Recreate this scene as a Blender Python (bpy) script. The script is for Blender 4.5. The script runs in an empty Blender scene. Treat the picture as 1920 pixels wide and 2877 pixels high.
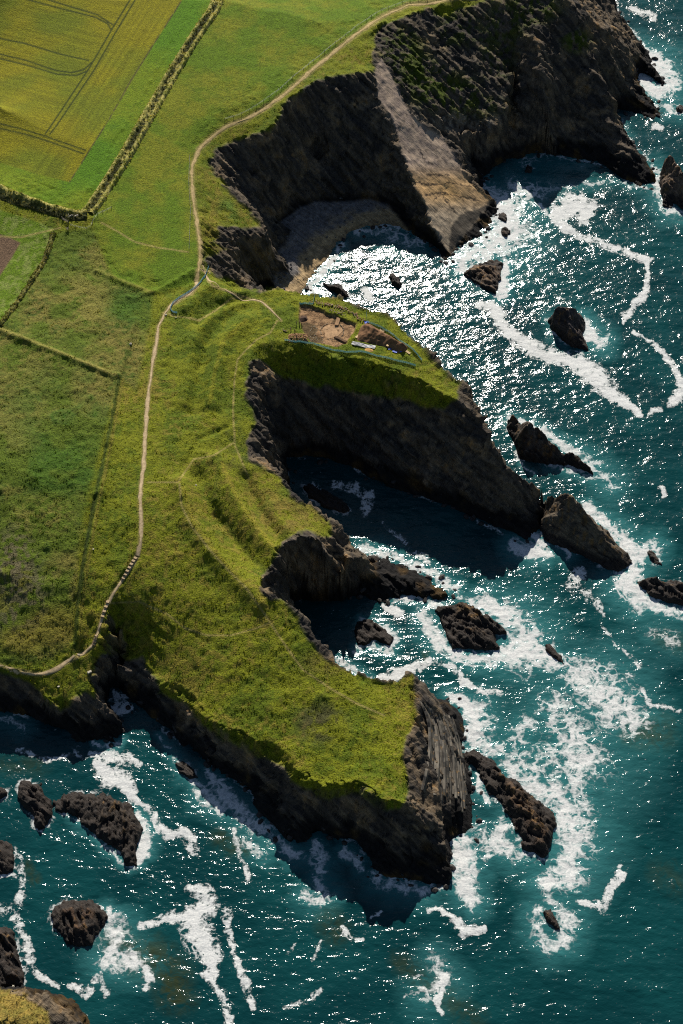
import bpy, bmesh, math, random
import numpy as np
from mathutils import Vector, Matrix

# ------------------------------------------------------------------ camera, sky, sun, exposure
scene = bpy.context.scene
CAM_H, DEP, VF = 548.0, math.radians(48.0), math.radians(30.0)
W0, H0 = 1920.0, 2877.0
FPX = (H0 / 2) / math.tan(VF / 2)
YC = CAM_H / math.tan(DEP)            # ground distance of the picture centre
SUN_EL, SUN_AZ = math.radians(34.0), math.radians(-1.0)   # azimuth measured from +Y towards +X

cd = bpy.data.cameras.new('camera'); cam = bpy.data.objects.new('camera', cd)
scene.collection.objects.link(cam)
cd.sensor_fit = 'VERTICAL'; cd.sensor_height = 36.0; cd.lens = 18.0 / math.tan(VF / 2)
cd.clip_start = 1.0; cd.clip_end = 20000.0
cam.location = (0, -YC, CAM_H); cam.rotation_euler = (math.pi / 2 - DEP, 0, 0)
scene.camera = cam

world = bpy.data.worlds.new('World'); scene.world = world; world.use_nodes = True
wn = world.node_tree; wn.nodes.clear()
wo = wn.nodes.new('ShaderNodeOutputWorld'); wb = wn.nodes.new('ShaderNodeBackground')
ws = wn.nodes.new('ShaderNodeTexSky'); ws.sky_type = 'NISHITA'; ws.sun_disc = False
ws.sun_elevation = SUN_EL; ws.sun_rotation = SUN_AZ; ws.air_density = 1.0; ws.dust_density = 0.3; ws.ozone_density = 1.5
wb.inputs['Strength'].default_value = 0.05
wn.links.new(ws.outputs[0], wb.inputs[0]); wn.links.new(wb.outputs[0], wo.inputs[0])

sl = bpy.data.lights.new('sun', 'SUN'); sun = bpy.data.objects.new('sun', sl); scene.collection.objects.link(sun)
sl.energy = 5.0; sl.angle = math.radians(0.53); sl.color = (1.0, 0.95, 0.86)
sdir = Vector((math.sin(SUN_AZ) * math.cos(SUN_EL), math.cos(SUN_AZ) * math.cos(SUN_EL), math.sin(SUN_EL)))
sun.rotation_euler = sdir.to_track_quat('Z', 'Y').to_euler(); sun.location = (0, 300, 400)

vs = scene.view_settings; vs.view_transform = 'Standard'; vs.look = 'None'; vs.gamma = 1.0; vs.exposure = 0.55
vs.use_curve_mapping = False
scene.render.engine = 'CYCLES'
scene.cycles.max_bounces = 5; scene.cycles.diffuse_bounces = 1; scene.cycles.glossy_bounces = 2
scene.cycles.transparent_max_bounces = 4; scene.cycles.sample_clamp_direct = 0; scene.cycles.sample_clamp_indirect = 3
scene.cycles.caustics_reflective = False; scene.cycles.caustics_refractive = False
scene.cycles.use_denoising = False; scene.cycles.pixel_filter_type = 'BLACKMAN_HARRIS'; scene.cycles.filter_width = 1.15
random.seed(5)

# ------------------------------------------------------------------ survey helpers: photo pixel <-> place
CD, SD = math.cos(DEP), math.sin(DEP)
def un(px, py, z=0.0):
    """where the sight line of photo pixel (px, py) meets height z"""
    px = np.asarray(px, float); py = np.asarray(py, float); z = np.asarray(z, float)
    a = (px - W0 / 2) / FPX; b = -(py - H0 / 2) / FPX
    dx, dy, dz = a, CD + b * SD, -SD + b * CD
    t = (z - CAM_H) / dz
    return dx * t, dy * t - YC, z + 0 * t
def pj(x, y, z):
    """photo pixel of a place"""
    yy = y + YC; zz = z - CAM_H
    f = yy * CD - zz * SD; u = yy * SD + zz * CD
    return W0 / 2 + FPX * x / f, H0 / 2 - FPX * u / f
ZS = 1.3

def hash2(ix, iy, seed):
    h = (ix.astype(np.int64) * 374761393 + iy.astype(np.int64) * 668265263 + seed * 974711) & 0xffffffff
    h = ((h ^ (h >> 13)) * 1274126177) & 0xffffffff
    h = h ^ (h >> 16)
    return (h & 0xffff).astype(np.float32) / 65535.0
def vn(x, y, seed=0):
    x0 = np.floor(x); y0 = np.floor(y); fx = x - x0; fy = y - y0
    ix = x0.astype(np.int64); iy = y0.astype(np.int64)
    ux = fx * fx * (3 - 2 * fx); uy = fy * fy * (3 - 2 * fy)
    a = hash2(ix, iy, seed); b = hash2(ix + 1, iy, seed); c = hash2(ix, iy + 1, seed); d = hash2(ix + 1, iy + 1, seed)
    return (a + (b - a) * ux) * (1 - uy) + (c + (d - c) * ux) * uy
def fbm(x, y, seed=0, o=4, g=0.5):
    s = 0; a = 1.0; t = 0
    for k in range(o):
        s = s + a * vn(x * 2 ** k + 17.3 * k, y * 2 ** k - 9.1 * k, seed + k); t += a; a *= g
    return s / t
def vn3(x, y, z, seed=0):
    z0 = np.floor(z); fz = z - z0; uz = fz * fz * (3 - 2 * fz)
    a = vn(x + z0 * 57.31, y + z0 * 31.7, seed); b = vn(x + (z0 + 1) * 57.31, y + (z0 + 1) * 31.7, seed)
    return a + (b - a) * uz
def fbm3(x, y, z, seed=0, o=3, g=0.5):
    s = 0; a = 1.0; t = 0
    for k in range(o):
        s = s + a * vn3(x * 2 ** k + 11.3 * k, y * 2 ** k, z * 2 ** k, seed + k); t += a; a *= g
    return s / t
def sm(a, b, x):
    t = np.clip((x - a) / (b - a), 0, 1); return t * t * (3 - 2 * t)
def inpoly(x, y, poly):
    r = np.zeros(x.shape, bool); n = len(poly)
    for i in range(n):
        x1, y1 = poly[i][:2]; x2, y2 = poly[(i + 1) % n][:2]
        if y1 == y2: continue
        c = ((y1 > y) != (y2 > y)) & (x < (x2 - x1) * (y - y1) / (y2 - y1) + x1)
        r ^= c
    return r
def dline(x, y, pts, w=None, closed=False):
    """distance to a polyline; with w also the width interpolated along it"""
    d = np.full(x.shape, 1e9); ww = np.zeros(x.shape); P = list(pts) + ([pts[0]] if closed else [])
    for i in range(len(P) - 1):
        x1, y1 = P[i][:2]; x2, y2 = P[i + 1][:2]
        vx, vy = x2 - x1, y2 - y1; L = vx * vx + vy * vy + 1e-9
        t = np.clip(((x - x1) * vx + (y - y1) * vy) / L, 0, 1)
        e = np.hypot(x - x1 - t * vx, y - y1 - t * vy)
        if w is not None:
            w1 = w[i] if hasattr(w, '__len__') else w; w2 = w[(i + 1) % len(w)] if hasattr(w, '__len__') else w
            ww = np.where(e < d, w1 + (w2 - w1) * t, ww)
        d = np.minimum(d, e)
    return (d, ww) if w is not None else d
def near(x, y, pts, pad, fn, default):
    """run fn on just the samples within pad of the polyline's box"""
    P = np.array([p[:2] for p in pts], float)
    m = (x > P[:, 0].min() - pad) & (x < P[:, 0].max() + pad) & (y > P[:, 1].min() - pad) & (y < P[:, 1].max() + pad)
    out = np.full(x.shape, default, float)
    if m.any(): out[m] = fn(x[m], y[m])
    return out

# ------------------------------------------------------------------ soap-film relief solver
def film(x0, y0, nx, ny, step, polys, lines, sea=-5.0, iters=(60, 60, 60, 60, 90)):
    """heights on a grid: fixed along 3D polylines, fixed to the sea floor outside the shore polygons, harmonic between"""
    gx = x0 + (np.arange(nx) + 0.5) * step; gy = y0 + (np.arange(ny) + 0.5) * step
    X, Y = np.meshgrid(gx, gy)
    land = np.zeros(X.shape, bool)
    for p in polys: land |= inpoly(X, Y, p)
    val = np.zeros(X.shape); cnt = np.zeros(X.shape)
    for L in lines:
        L = np.asarray(L, float)
        for i in range(len(L) - 1 if len(L) > 1 else 1):
            a = L[i]; b = L[min(i + 1, len(L) - 1)]
            n = max(2, int(np.hypot(*(b - a)[:2]) / step * 2.2))
            t = np.linspace(0, 1, n)[:, None]; P = a + (b - a) * t
            ii = ((P[:, 0] - x0) / step).astype(int); jj = ((P[:, 1] - y0) / step).astype(int)
            ok = (ii >= 0) & (jj >= 0) & (ii < nx) & (jj < ny)
            np.add.at(val, (jj[ok], ii[ok]), P[ok, 2]); np.add.at(cnt, (jj[ok], ii[ok]), 1)
    fixed = cnt > 0
    val = np.where(fixed, val / np.maximum(cnt, 1), sea)
    fixed = fixed | ~land
    H = None; nl = len(iters)
    for l in range(nl):
        f = 2 ** (nl - 1 - l)
        if f > 1:
            py = (-ny) % f; pxx = (-nx) % f
            V = np.pad(val * fixed, ((0, py), (0, pxx)), mode='edge'); F = np.pad(fixed.astype(float), ((0, py), (0, pxx)), mode='edge')
            V = V.reshape(V.shape[0] // f, f, -1, f).sum((1, 3)); F = F.reshape(F.shape[0] // f, f, -1, f).sum((1, 3))
            v = V / np.maximum(F, 1e-9); fx = F > 0
        else: v, fx = val, fixed
        if H is None: h = np.where(fx, v, v[fx].mean())
        else:
            h = np.repeat(np.repeat(H, 2, 0), 2, 1)[:v.shape[0], :v.shape[1]]
            h = np.where(fx, v, h)
        for k in range(iters[l]):
            q = np.pad(h, 1, mode='edge')
            h = np.where(fx, v, 0.25 * (q[:-2, 1:-1] + q[2:, 1:-1] + q[1:-1, :-2] + q[1:-1, 2:]))
        H = h
    return H
def sample(H, x0, y0, step, x, y):
    u = np.clip((x - x0) / step - 0.5, 0, H.shape[1] - 1.001); v = np.clip((y - y0) / step - 0.5, 0, H.shape[0] - 1.001)
    i = u.astype(int); j = v.astype(int); a = u - i; b = v - j
    return (H[j, i] * (1 - a) + H[j, i + 1] * a) * (1 - b) + (H[j + 1, i] * (1 - a) + H[j + 1, i + 1] * a) * b

def P3(pts, zs=ZS):
    """photo points (px, py, height) -> place; an entry may carry a world offset (px, py, height, dx, dy, new height)"""
    o = []
    for p in pts:
        x, y, z = un(p[0], p[1], p[2] * zs)
        if len(p) == 6: x, y, z = x + p[3], y + p[4], p[5]
        o.append((float(x), float(y), float(z)))
    return o

# ---- the shore (waterline) of the mainland; 6-value entries are shores hidden behind the land, a few metres out from a rim
SHORE = [
 (1725,-420,0),(1725,-60,0),(1735,40,0),(1790,100,0),(1830,165,0),(1872,250,0),(1835,222,0),(1800,205,0),(1785,250,0),(1825,275,0),(1868,320,0),(1844,340,0),
 (1771,318,0),(1731,306,0),(1738,350,0),(1778,405,0),(1815,440,0),(1842,495,0),(1848,525,0),(1828,535,0),(1790,522,0),(1740,498,0),(1700,466,0),(1640,452,0),(1599,442,0),(1548,424,0),(1484,436,0),(1420,456,0),(1392,470,0),
 (1363,503,0),(1360,529,0),(1378,550,0),(1394,580,0),(1392,624,0),(1351,669,0),(1300,688,0),(1277,717,0),(1282,752,0),(1249,742,0),(1223,695,0),
 (1153,657,0),(1100,643,0),(1038,640,0),(1006,650,0),(971,680,0),(959,691,0),(936,733,0),(895,755,0),(872,803,0),(846,826,0),
 (880,832,30,2,8,0),(955,836,30.5,3,8,0),(1021,873,30.5,4,8,0),(1101,894,30.5,4,8,0),(1131,922,30.5,6,7,0),(1187,983,30,6,7,0),(1248,1044,29,6,7,0),(1303,1081,28,7,6,0),
 (1352,1173,25,7,5,0),(1376,1228,23,7,5,0),(1413,1277,20,6,5,0),(1444,1326,16,6,4,0),(1505,1381,8,5,3,0),(1528,1440,0),(1523,1500,0),(1517,1537,0),
 (1470,1522,0),(1419,1500,0),(1350,1468,0),(1300,1445,0),(1230,1412,0),(1173,1390,0),(1108,1370,0),(1043,1345,0),(966,1300,0),(905,1290,0),(851,1284,0),(800,1285,0),
 (800,1350,22,4,2,0),(828,1407,21.5,5,3,0),(870,1413,20,4,5,0),(890,1436,19,4,5,0),(947,1482,17,4,4,0),(966,1501,15,4,4,0),(1006,1541,10,5,3,0),(1060,1556,0),(1121,1577,0),(1197,1608,0),(1274,1656,0),(1255,1682,0),(1224,1692,0),(1159,1673,0),(1113,1684,0),
 (1095,1697,0),(1060,1692,0),(1006,1670,0),(960,1674,0),(914,1684,0),(850,1684,0),(815,1695,0),
 (822,1705,24,5,5,0),(853,1744,23.5,6,4,0),(868,1766,23,6,4,0),(891,1812,22,6,4,0),(930,1847,21,5,5,0),(964,1877,20,4,6,0),(1006,1893,19,3,7,0),(1044,1910,18,3,7,0),(1117,1916,17,3,7,0),(1152,1889,16,4,7,0),(1208,1935,9,5,4,0),
 (1262,1955,0),(1290,1985,0),(1309,2015,0),(1316,2048,0),(1300,2091,0),(1293,2112,0),(1325,2150,0),(1322,2190,0),(1328,2225,0),(1331,2261,0),(1337,2296,0),(1329,2350,0),(1288,2346,0),(1270,2368,0),(1267,2426,0),(1259,2499,0),
 (1212,2488,0),(1159,2470,0),(1114,2462,0),(1080,2465,0),(1040,2455,0),(1025,2400,0),(1000,2362,0),(947,2365,0),(900,2337,0),(875,2370,0),(821,2368,0),(770,2325,0),(725,2285,0),(715,2240,0),(668,2195,0),(600,2152,0),(540,2110,0),(480,2066,0),(430,2026,0),(385,1988,0),(363,1965,0),(340,1945,0),(328,1922,0),(312,1935,0),(306,1976,0),
 (333,2025,0),(341,2052,0),(337,2087,0),(298,2092,0),(268,2080,0),(245,2082,0),(218,2096,0),(203,2070,0),(170,2050,0),(115,2030,0),(60,2008,0),(0,2000,0),(-200,1990,0),(-900,1950,0),(-900,-420,0)]
SHORE2 = [(-140,2745,0),(0,2768,0),(77,2775,0),(153,2786,0),(196,2806,0),(246,2842,0),(275,2890,0),(300,2990,0),(320,3100,0),(-300,3100,0)]

# slab of bare rock that dips to the sea: one plane through three surveyed points
def plane_pts(p3, pts):
    A, B, C = [np.array(P3([p])[0]) for p in p3]
    n = np.cross(B - A, C - A); out = []
    for (px, py) in pts:
        o = np.array([0, -YC, CAM_H]); q = np.array([float(v) for v in un(px, py, 0)]); d = q - o
        t = np.dot(A - o, n) / np.dot(d, n); out.append(tuple(o + d * t))
    return out
SLAB3 = [(1050, 196, 33), (1270, 722, 0), (1392, 606, 0)]
SLAB_L = [(1050,196),(1064,277),(1096,319),(1115,370),(1137,446),(1159,500),(1191,573),(1223,650),(1249,691),(1265,714)]
SLAB_R = [(1073,160),(1096,200),(1128,271),(1160,330),(1205,362),(1242,386),(1274,430),(1287,455),(1319,510),(1354,541),(1383,567)]
slabL = plane_pts(SLAB3, SLAB_L); slabR = plane_pts(SLAB3, SLAB_R)
slabM = [tuple(0.5 * (np.array(a) + np.array(b))) for a, b in zip(slabL, plane_pts(SLAB3, [(1062,178),(1085,240),(1112,295),(1140,350),(1170,370),(1200,378),(1260,410),(1300,480),(1330,525),(1375,575)]))]

LINES = [P3(L) for L in [
 # mainland rim, top right to bay one
 [(1640,-420,44),(1560,-200,43),(1470,-60,41),(1400,-25,38),(1358,0,36.5),(1300,22,35),(1254,40,34.5),(1225,36,34.5),(1205,24,34.5),(1165,30,34.5),(1137,40,34.5),(1100,62,34.5),(1066,85,34.5),(1052,101,34.5),(1048,147,34),(1050,196,33.5)],
 [(1050,196,33.8),(1010,196,34.5),(960,206,35.2),(920,212,35.5),(882,226,35.6),(840,255,35.4),(796,294,34.6),(789,318,34),(759,364,33),(692,380,31.8),(643,398,31),(600,420,31),(587,440,31)],
 [(587,440,31),(586,462,30),(612,496,28.5),(649,539,26.5),(704,594,23.5),(747,649,20),(752,660,19)],
 [(752,660,19),(758,701,13),(767,752,6),(780,809,1.5)],
 [(633,675,23.5),(660,662,22.5),(694,656,21.5),(725,660,20.5),(752,660,19)],
 [(633,675,23.5),(649,710,22),(668,760,19),(684,812,17)],
 # spur in bay one and ribs
 [(789,318,34),(809,350,27),(837,375,22),(879,430,13),(901,458,9)],
 [(959,484,10),(978,557,3)],
 # foot of the bay-one cliffs behind the beach, and the beach
 [(766,640,3.5),(790,615,3.5),(815,605,3.5),(844,583,3.5),(885,567,3.5),(930,565,3),(968,567,3),(1020,556,3),(1075,565,2.4),(1120,600,1.6),(1153,645,0.6)],
 [(772,730,2.2),(820,700,2.2),(880,660,1.8),(940,640,1.5),(1020,610,1.3)],
 [(790,800,1.5),(830,790,1.0),(860,770,.7),(920,715,.6)],
 # the cove behind the neck
 [(690,835,3),(720,815,2.5),(755,800,2)],
 # vegetated slope right of the slab: bench and foot
 [(1239,381,15),(1300,372,15),(1350,368,14.5),(1398,348,15.5),(1424,280,19),(1440,200,24)],
 [(1300,402,8.5),(1328,445,4),(1346,488,1.5)], [(1330,250,22),(1270,230,23.5)],
 [(1180,250,26),(1230,320,20)],
 # headland at the top right
 [(1470,-60,41),(1560,-30,40),(1599,0,38),(1624,32,35),(1662,61,30),(1697,77,25),(1718,76,20),(1745,110,13),(1772,170,8),(1790,225,5),(1850,310,1)],
 [(1718,76,20),(1739,83,13),(1790,140,6),(1830,195,2.5),(1862,240,.8)],
 [(1600,135,27),(1640,135,26),(1678,140,24.5),(1675,166,22.5),(1611,158,25)],
 [(1656,192,21),(1700,225,18.5),(1726,281,14),(1729,300,12),(1700,322,11.5)],
 [(1700,322,11.5),(1735,350,10),(1768,395,7.5),(1775,415,6.6),(1835,490,1.5)],
 [(1750,420,6.5),(1800,490,2.0)],
 [(1450,120,27),(1442,250,17),(1428,350,9),(1408,440,1.5)], [(1500,60,36),(1520,200,27.5),(1548,320,16),(1572,415,3)], [(1600,200,21),(1620,330,8.5),(1630,430,1.5)],
 # neck and dig promontory, back rim
 [(684,812,17),(640,812,27.5),(612,812,29)],
 [(612,812,29.5),(673,818,29.5),(735,827,29.5),(759,812,29.5),(800,820,29.8),(847,823,30),(955,836,30.5),(1021,873,30.5),(1101,894,30.5),(1131,922,30.5),(1187,983,30),(1248,1044,29),(1303,1081,28),(1321,1118,27),(1352,1173,25),(1376,1228,23),(1413,1277,20),(1444,1326,16),(1505,1381,8),(1519,1470,1.5)],
 # dig promontory, front rim
 [(689,1007,29.5),(712,980,29.8),(735,965,30),(765,957,30),(796,956,30.2),(870,972,30.4),(960,1000,30.2),(1040,1018,30),(1082,1030,29.8),(1168,1060,29.2),(1254,1104,28.2),(1300,1130,27),(1330,1150,26)],
 [(780,1040,24.5),(840,1062,23),(960,1088,22.8),(1100,1114,22.4)],
 # west wall of bay two with its two notches
 [(689,1007,29.5),(706,1046,28.5),(729,1087,26.5),(733,1130,22)],
 [(706,1046,28.5),(692,1078,28.5),(691,1111,28),(717,1136,27),(737,1160,25),(750,1200,23.5),(763,1254,21)],
 [(717,1136,26),(704,1180,26),(699,1229,25.5),(708,1265,25),(717,1291,25),(756,1314,23.5),(779,1310,21),(794,1348,22),(828,1407,21.5),(870,1413,20),(890,1436,19),(947,1482,17),(966,1501,15),(1006,1541,10),(1050,1575,4)],
 # cove rim and its east nose
 [(742,1656,24),(742,1625,24),(769,1583,24),(796,1532,23),(822,1512,22.5),(865,1499,23),(899,1514,22),(914,1541,20.5),(945,1564,18),(968,1567,16.5),(1006,1564,12),(1029,1577,8)],
 [(1029,1577,8),(1070,1605,3.5),(1130,1625,2.8),(1200,1650,2),(1250,1668,1)],
 [(968,1567,16.5),(985,1600,11),(1006,1650,1.5)],
 [(742,1656,24),(757,1678,24),(788,1686,24),(822,1705,24),(853,1744,23.5),(868,1766,23),(891,1812,22),(930,1847,21),(964,1877,20),(1006,1893,19),(1044,1910,18),(1117,1916,17),(1140,1898,16.5),(1152,1889,16)],
 # lower promontory: east edge of the turf and the rock nose
 [(1152,1889,16),(1170,1925,15),(1176,1960,15),(1168,2028,15.5),(1144,2085,16),(1131,2130,16.5),(1146,2170,16),(1160,2220,14),(1150,2240,14.5)],
 [(1170,1925,15),(1208,1945,9),(1240,1975,6)],
 [(1176,1960,15),(1215,2010,10),(1255,2080,7),(1285,2140,4)],
 [(1160,2220,14),(1185,2285,11.5),(1215,2300,10.5),(1228,2330,8),(1250,2400,4),(1257,2480,.8)],
 [(1190,2060,13.5),(1232,2130,9.5),(1262,2220,6),(1290,2280,3.5)],
 # lower promontory: south-west rim
 [(1150,2240,15),(1123,2254,16.5),(1079,2243,17.4),(1040,2212,17.7),(1000,2191,17),(950,2200,15.8),(909,2202,15),(878,2188,15),(832,2153,15),(813,2122,15),(760,2090,14),(706,2082,13.4),(676,2053,13),(637,2047,12.4),(599,2009,12),(557,1984,11.6),(545,1952,11.5),(503,1928,11),(465,1922,10.5),(440,1900,10),(413,1861,10),(406,1826,11),(394,1796,12.5),(367,1771,14),(320,1768,15.5),(283,1775,16)],
 [(283,1775,16),(276,1815,14.5),(291,1845,12.5),(330,1862,10.5),(362,1878,8.5)],
 [(315,1806,8),(345,1840,5),(338,1890,2)], [(291,1845,12.5),(262,1890,11),(265,1925,10),(264,1956,9)],
 [(264,1956,9),(291,1991,6),(329,2037,3)],
 # south-west cliffs left of the gully
 [(-200,1880,13),(0,1882,12),(54,1895,11.5),(88,1914,11),(111,1937,10.4),(128,1962,9.5),(168,1990,7.5),(199,1968,9),(205,1945,10),(245,1937,10),(264,1956,9)],
 # inland levels
 [(-900,-420,40),(-200,-300,39),(0,0,37)],[(0,0,37),(300,0,37),(600,0,37),(900,60,37.2)],[(0,300,36),(250,420,35),(420,300,35)],[(0,520,34.5),(180,600,33.5),(300,620,33)],
 [(1000,110,36),(1080,60,36),(1250,5,37),(1360,-40,38.5)],[(860,190,36),(720,270,35.2),(640,300,34.8),(560,380,32.5),(540,470,31.5),(556,620,30.5),(560,760,29.8)],
 [(480,850,29.5),(440,920,29.5),(430,1000,29.3),(405,1200,28.6),(400,1400,28),(385,1530,25.5),(350,1620,22.6),(300,1720,19),(275,1790,16.2),(262,1818,14.6),(230,1840,13.4),(180,1870,12.8),(120,1893,12.4),(60,1884,12.6),(0,1872,13)],
 [(0,900,31.5),(150,1000,31),(300,1100,30)],[(0,1300,29),(150,1350,28.5)],[(0,1600,22.5),(120,1650,21)],[(-300,1000,32),(-300,1600,24)],
 [(560,1000,29.2),(560,1200,28),(600,1400,27)],[(600,1700,20),(560,1560,24)],[(450,1720,17.8),(560,1800,16.5),(800,1960,17.2),(1000,2060,18.2)],[(900,1950,19.5),(1060,1980,18)],
 [(1060,940,30.6),(980,910,30.6),(860,880,30.4),(760,880,30)],[(600,560,27.5),(620,620,25.5)],
]] + [slabL, slabR, slabM]
LINES2 = [P3(L) for L in [[(-140,2790,9),(40,2800,8),(150,2830,6.5),(215,2880,5.5),(240,2990,5)],[(-140,2850,12),(60,2860,11),(100,2990,11)]]]
GX0, GY0, GST = -300.0, -330.0, 1.0
GNX, GNY = 560, 860
shoreW = [p[:2] for p in P3(SHORE)]; shoreW2 = [p[:2] for p in P3(SHORE2)]
HF = film(GX0, GY0, GNX, GNY, GST, [shoreW, shoreW2],
          LINES + LINES2 + [[(p[0], p[1], -0.6) for p in P3(SHORE + SHORE[:1])], [(p[0], p[1], -0.6) for p in P3(SHORE2 + SHORE2[:1])]])

# ------------------------------------------------------------------ small relief on the turf: ramparts, ditches, banks (photo line, half width m, height m)
def at_land(pts, it=3):
    """photo points dropped on the land surface"""
    px = np.array([p[0] for p in pts], float); py = np.array([p[1] for p in pts], float); z = np.full(px.shape, 33.0)
    for k in range(12):
        x, y, _ = un(px, py, z); z = 0.5 * z + 0.5 * sample(HF, GX0, GY0, GST, x, y)
    x, y, _ = un(px, py, z)
    return [(float(a), float(b)) for a, b in zip(x, y)]
BANKS = [
 ([(455,832),(490,816),(520,800),(545,785)], 1.6, -.4), ([(360,835),(385,836),(440,818),(500,784),(540,762)], 1.3, .5),
 ([(520,870),(560,840),(640,800),(700,815)], 3.5, 1.6), ([(560,905),(610,850),(690,830)], 2.6, -1.4),
 ([(545,1150),(560,1060),(575,980),(620,900),(680,860)], 3.2, -1.3), ([(590,1130),(605,1040),(625,965),(690,900)], 4.0, 1.5),
 ([(520,1130),(530,1030),(545,960),(590,890)], 3.2, 1.1),
 ([(505,1360),(530,1460),(600,1560),(690,1650),(730,1700)], 3.6, 1.7), ([(560,1330),(590,1420),(680,1530),(750,1600)], 3.2, -1.7),
 ([(610,1290),(650,1390),(710,1480),(780,1560)], 3.0, 1.5), ([(690,1340),(730,1430),(790,1510)], 2.6, -1.5),
 ([(515,1310),(560,1230),(640,1200),(660,1180)], 1.2, -.5),
 ([(300,1250),(330,1080),(380,900)], 1.6, .9), ([(215,1850),(222,1700),(245,1560),(280,1400),(310,1240)], 1.6, 1.0), ([(205,1800),(212,1700),(232,1560),(268,1400)], 1.0, -.7),
 ([(0,930),(140,985),(250,1030),(330,1062)], 1.4, .8), ([(270,762),(300,775),(360,800),(400,815)], 1.4, .6),
 ([(255,1745),(250,1800),(225,1825)], 1.6, -1.2), ([(690,735),(700,760)], 1, 0),
]
BANKW = [(at_land(p), w, h * 1.45) for p, w, h in BANKS]
HEDGE_A = [(640,-30),(600,30),(560,85),(520,150),(480,215),(440,285),(400,355),(360,425),(320,490),(285,545),(262,580),(246,598)]
HEDGE_B = [(246,606),(200,606),(150,590),(90,572),(40,556),(-60,530)]
HEDGE_C = [(150,655),(130,720),(90,790),(40,860),(0,915)]
def relief(x, y):
    z = np.zeros(x.shape)
    for pts, w, h in BANKW:
        z += near(x, y, pts, 3 * w, lambda a, b: h * np.exp(-(dline(a, b, pts) / w) ** 2), 0)
    return z
# dig floor: a shallow level cut in the turf
DIG = [(842,851),(870,858),(920,876),(960,891),(1002,907),(996,924),(984,949),(974,963),(948,972),(915,967),(873,960),(860,945),(850,925),(846,905),(840,888)]
digW = at_land(DIG)
PATHS = {  # photo lines with half widths in photo pixels
 'main': ([(1420,-14),(1300,-6),(1250,1),(1150,12),(1085,40),(1020,82),(960,128),(900,178),(840,228),(790,272),(740,308),(690,336),(640,352),(595,384),(558,420),(541,462),(540,520),(546,580),(556,640),(566,700),(562,740),(556,770),(552,788)], 6.0),
 'loop': ([(562,752),(572,760),(590,763)], 3.5),
 'main_south': ([(552,788),(556,802),(540,822),(510,838),(482,856),(464,880),(446,915),(440,960),(432,1010),(424,1060),(417,1110),(412,1160),(408,1210),(405,1260),(404,1310),(398,1350),(393,1400),(394,1440),(397,1480),(394,1530),(385,1565)], 5.0),
 'east': ([(570,740),(578,770),(585,788),(600,804),(640,818),(690,836),(735,846),(760,868),(790,900)], 3.0),
 'east_b': ([(690,836),(650,838),(610,870),(560,900),(530,893),(490,888),(470,880)], 2.2),
 'dig_way': ([(780,900),(760,935),(720,955),(690,985),(668,1010),(660,1060),(655,1150),(660,1250),(700,1345)], 1.8),
 'cross': ([(415,1355),(500,1355),(545,1290),(600,1280),(655,1245)], 1.8),
 'ridge': ([(505,1360),(510,1420),(540,1480),(590,1545),(640,1600),(690,1650),(720,1690),(760,1750),(800,1810),(850,1880),(930,1935),(1010,1980),(1080,2010)], 2.4),
 'spur': ([(310,1695),(390,1690),(470,1725),(520,1765),(580,1785),(650,1785),(720,1765),(755,1752)], 2.0),
 'field': ([(285,625),(330,650),(380,680),(440,695),(530,708)], 2.0),
 'field_b': ([(0,665),(60,666),(120,652),(170,640)], 2.0),
 'low': ([(-60,1860),(0,1871),(60,1887),(110,1895),(150,1886),(185,1862),(215,1846)], 5.5),
}
PATHS['steps'] = ([(385,1565),(372,1588),(352,1618),(330,1648),(315,1672),(300,1700),(289,1728),(281,1758),(272,1785),(264,1812),(240,1832),(215,1846)], 4.5)
PATHW = [(at_land(p), w / 7.3) for p, w in PATHS.values() if w > 2.5]
def base_height(x, y):
    """land surface without the small roughness"""
    wx = (fbm(x / 9, y / 9, 31, 3) - .5) * 3.4; wy = (fbm(x / 9, y / 9, 47, 3) - .5) * 3.4
    h = sample(HF, GX0, GY0, GST, x, y); h2 = sample(HF, GX0, GY0, GST, x + wx, y + wy)
    e = 1.5
    gx = (sample(HF, GX0, GY0, GST, x + e, y) - sample(HF, GX0, GY0, GST, x - e, y)) / (2 * e)
    gy = (sample(HF, GX0, GY0, GST, x, y + e) - sample(HF, GX0, GY0, GST, x, y - e)) / (2 * e)
    return h2, np.hypot(gx, gy), h
def land_height(x, y):
    h, s, h0 = base_height(x, y)
    flat = 1 - sm(0.35, 0.75, s)
    z = h + flat * relief(x, y)
    d = near(x, y, digW, 4, lambda a, b: np.where(inpoly(a, b, digW), -1, 1) * dline(a, b, digW, closed=True), 9)
    d = d + (fbm(x / 2.2, y / 2.2, 19, 2) - .5) * 1.6
    z = z - 1.25 * (1 - sm(-.45, .25, d)) + .5 * (fbm(x / 1.6, y / 1.6, 18, 3) - .5) * (1 - sm(-.5, .3, d))
    # tussocky turf, trodden flat on the paths and the dig
    flat2 = sm(-.5, 1.5, d)
    for pts, w in PATHW:
        dp = near(x, y, pts, 4, lambda a, b: dline(a, b, pts), 9); k = 1 - sm(w, w + 1.3, dp); flat2 = flat2 * (1 - .9 * k); z = z - .16 * k
    t = (fbm(x / 2.3, y / 2.3, 3, 3) - .5) * 0.9 + (fbm(x / 11, y / 11, 8, 2) - .5) * 1.2
    return z + t * flat * flat2 * ROUGH(x, y), s, flat

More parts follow.
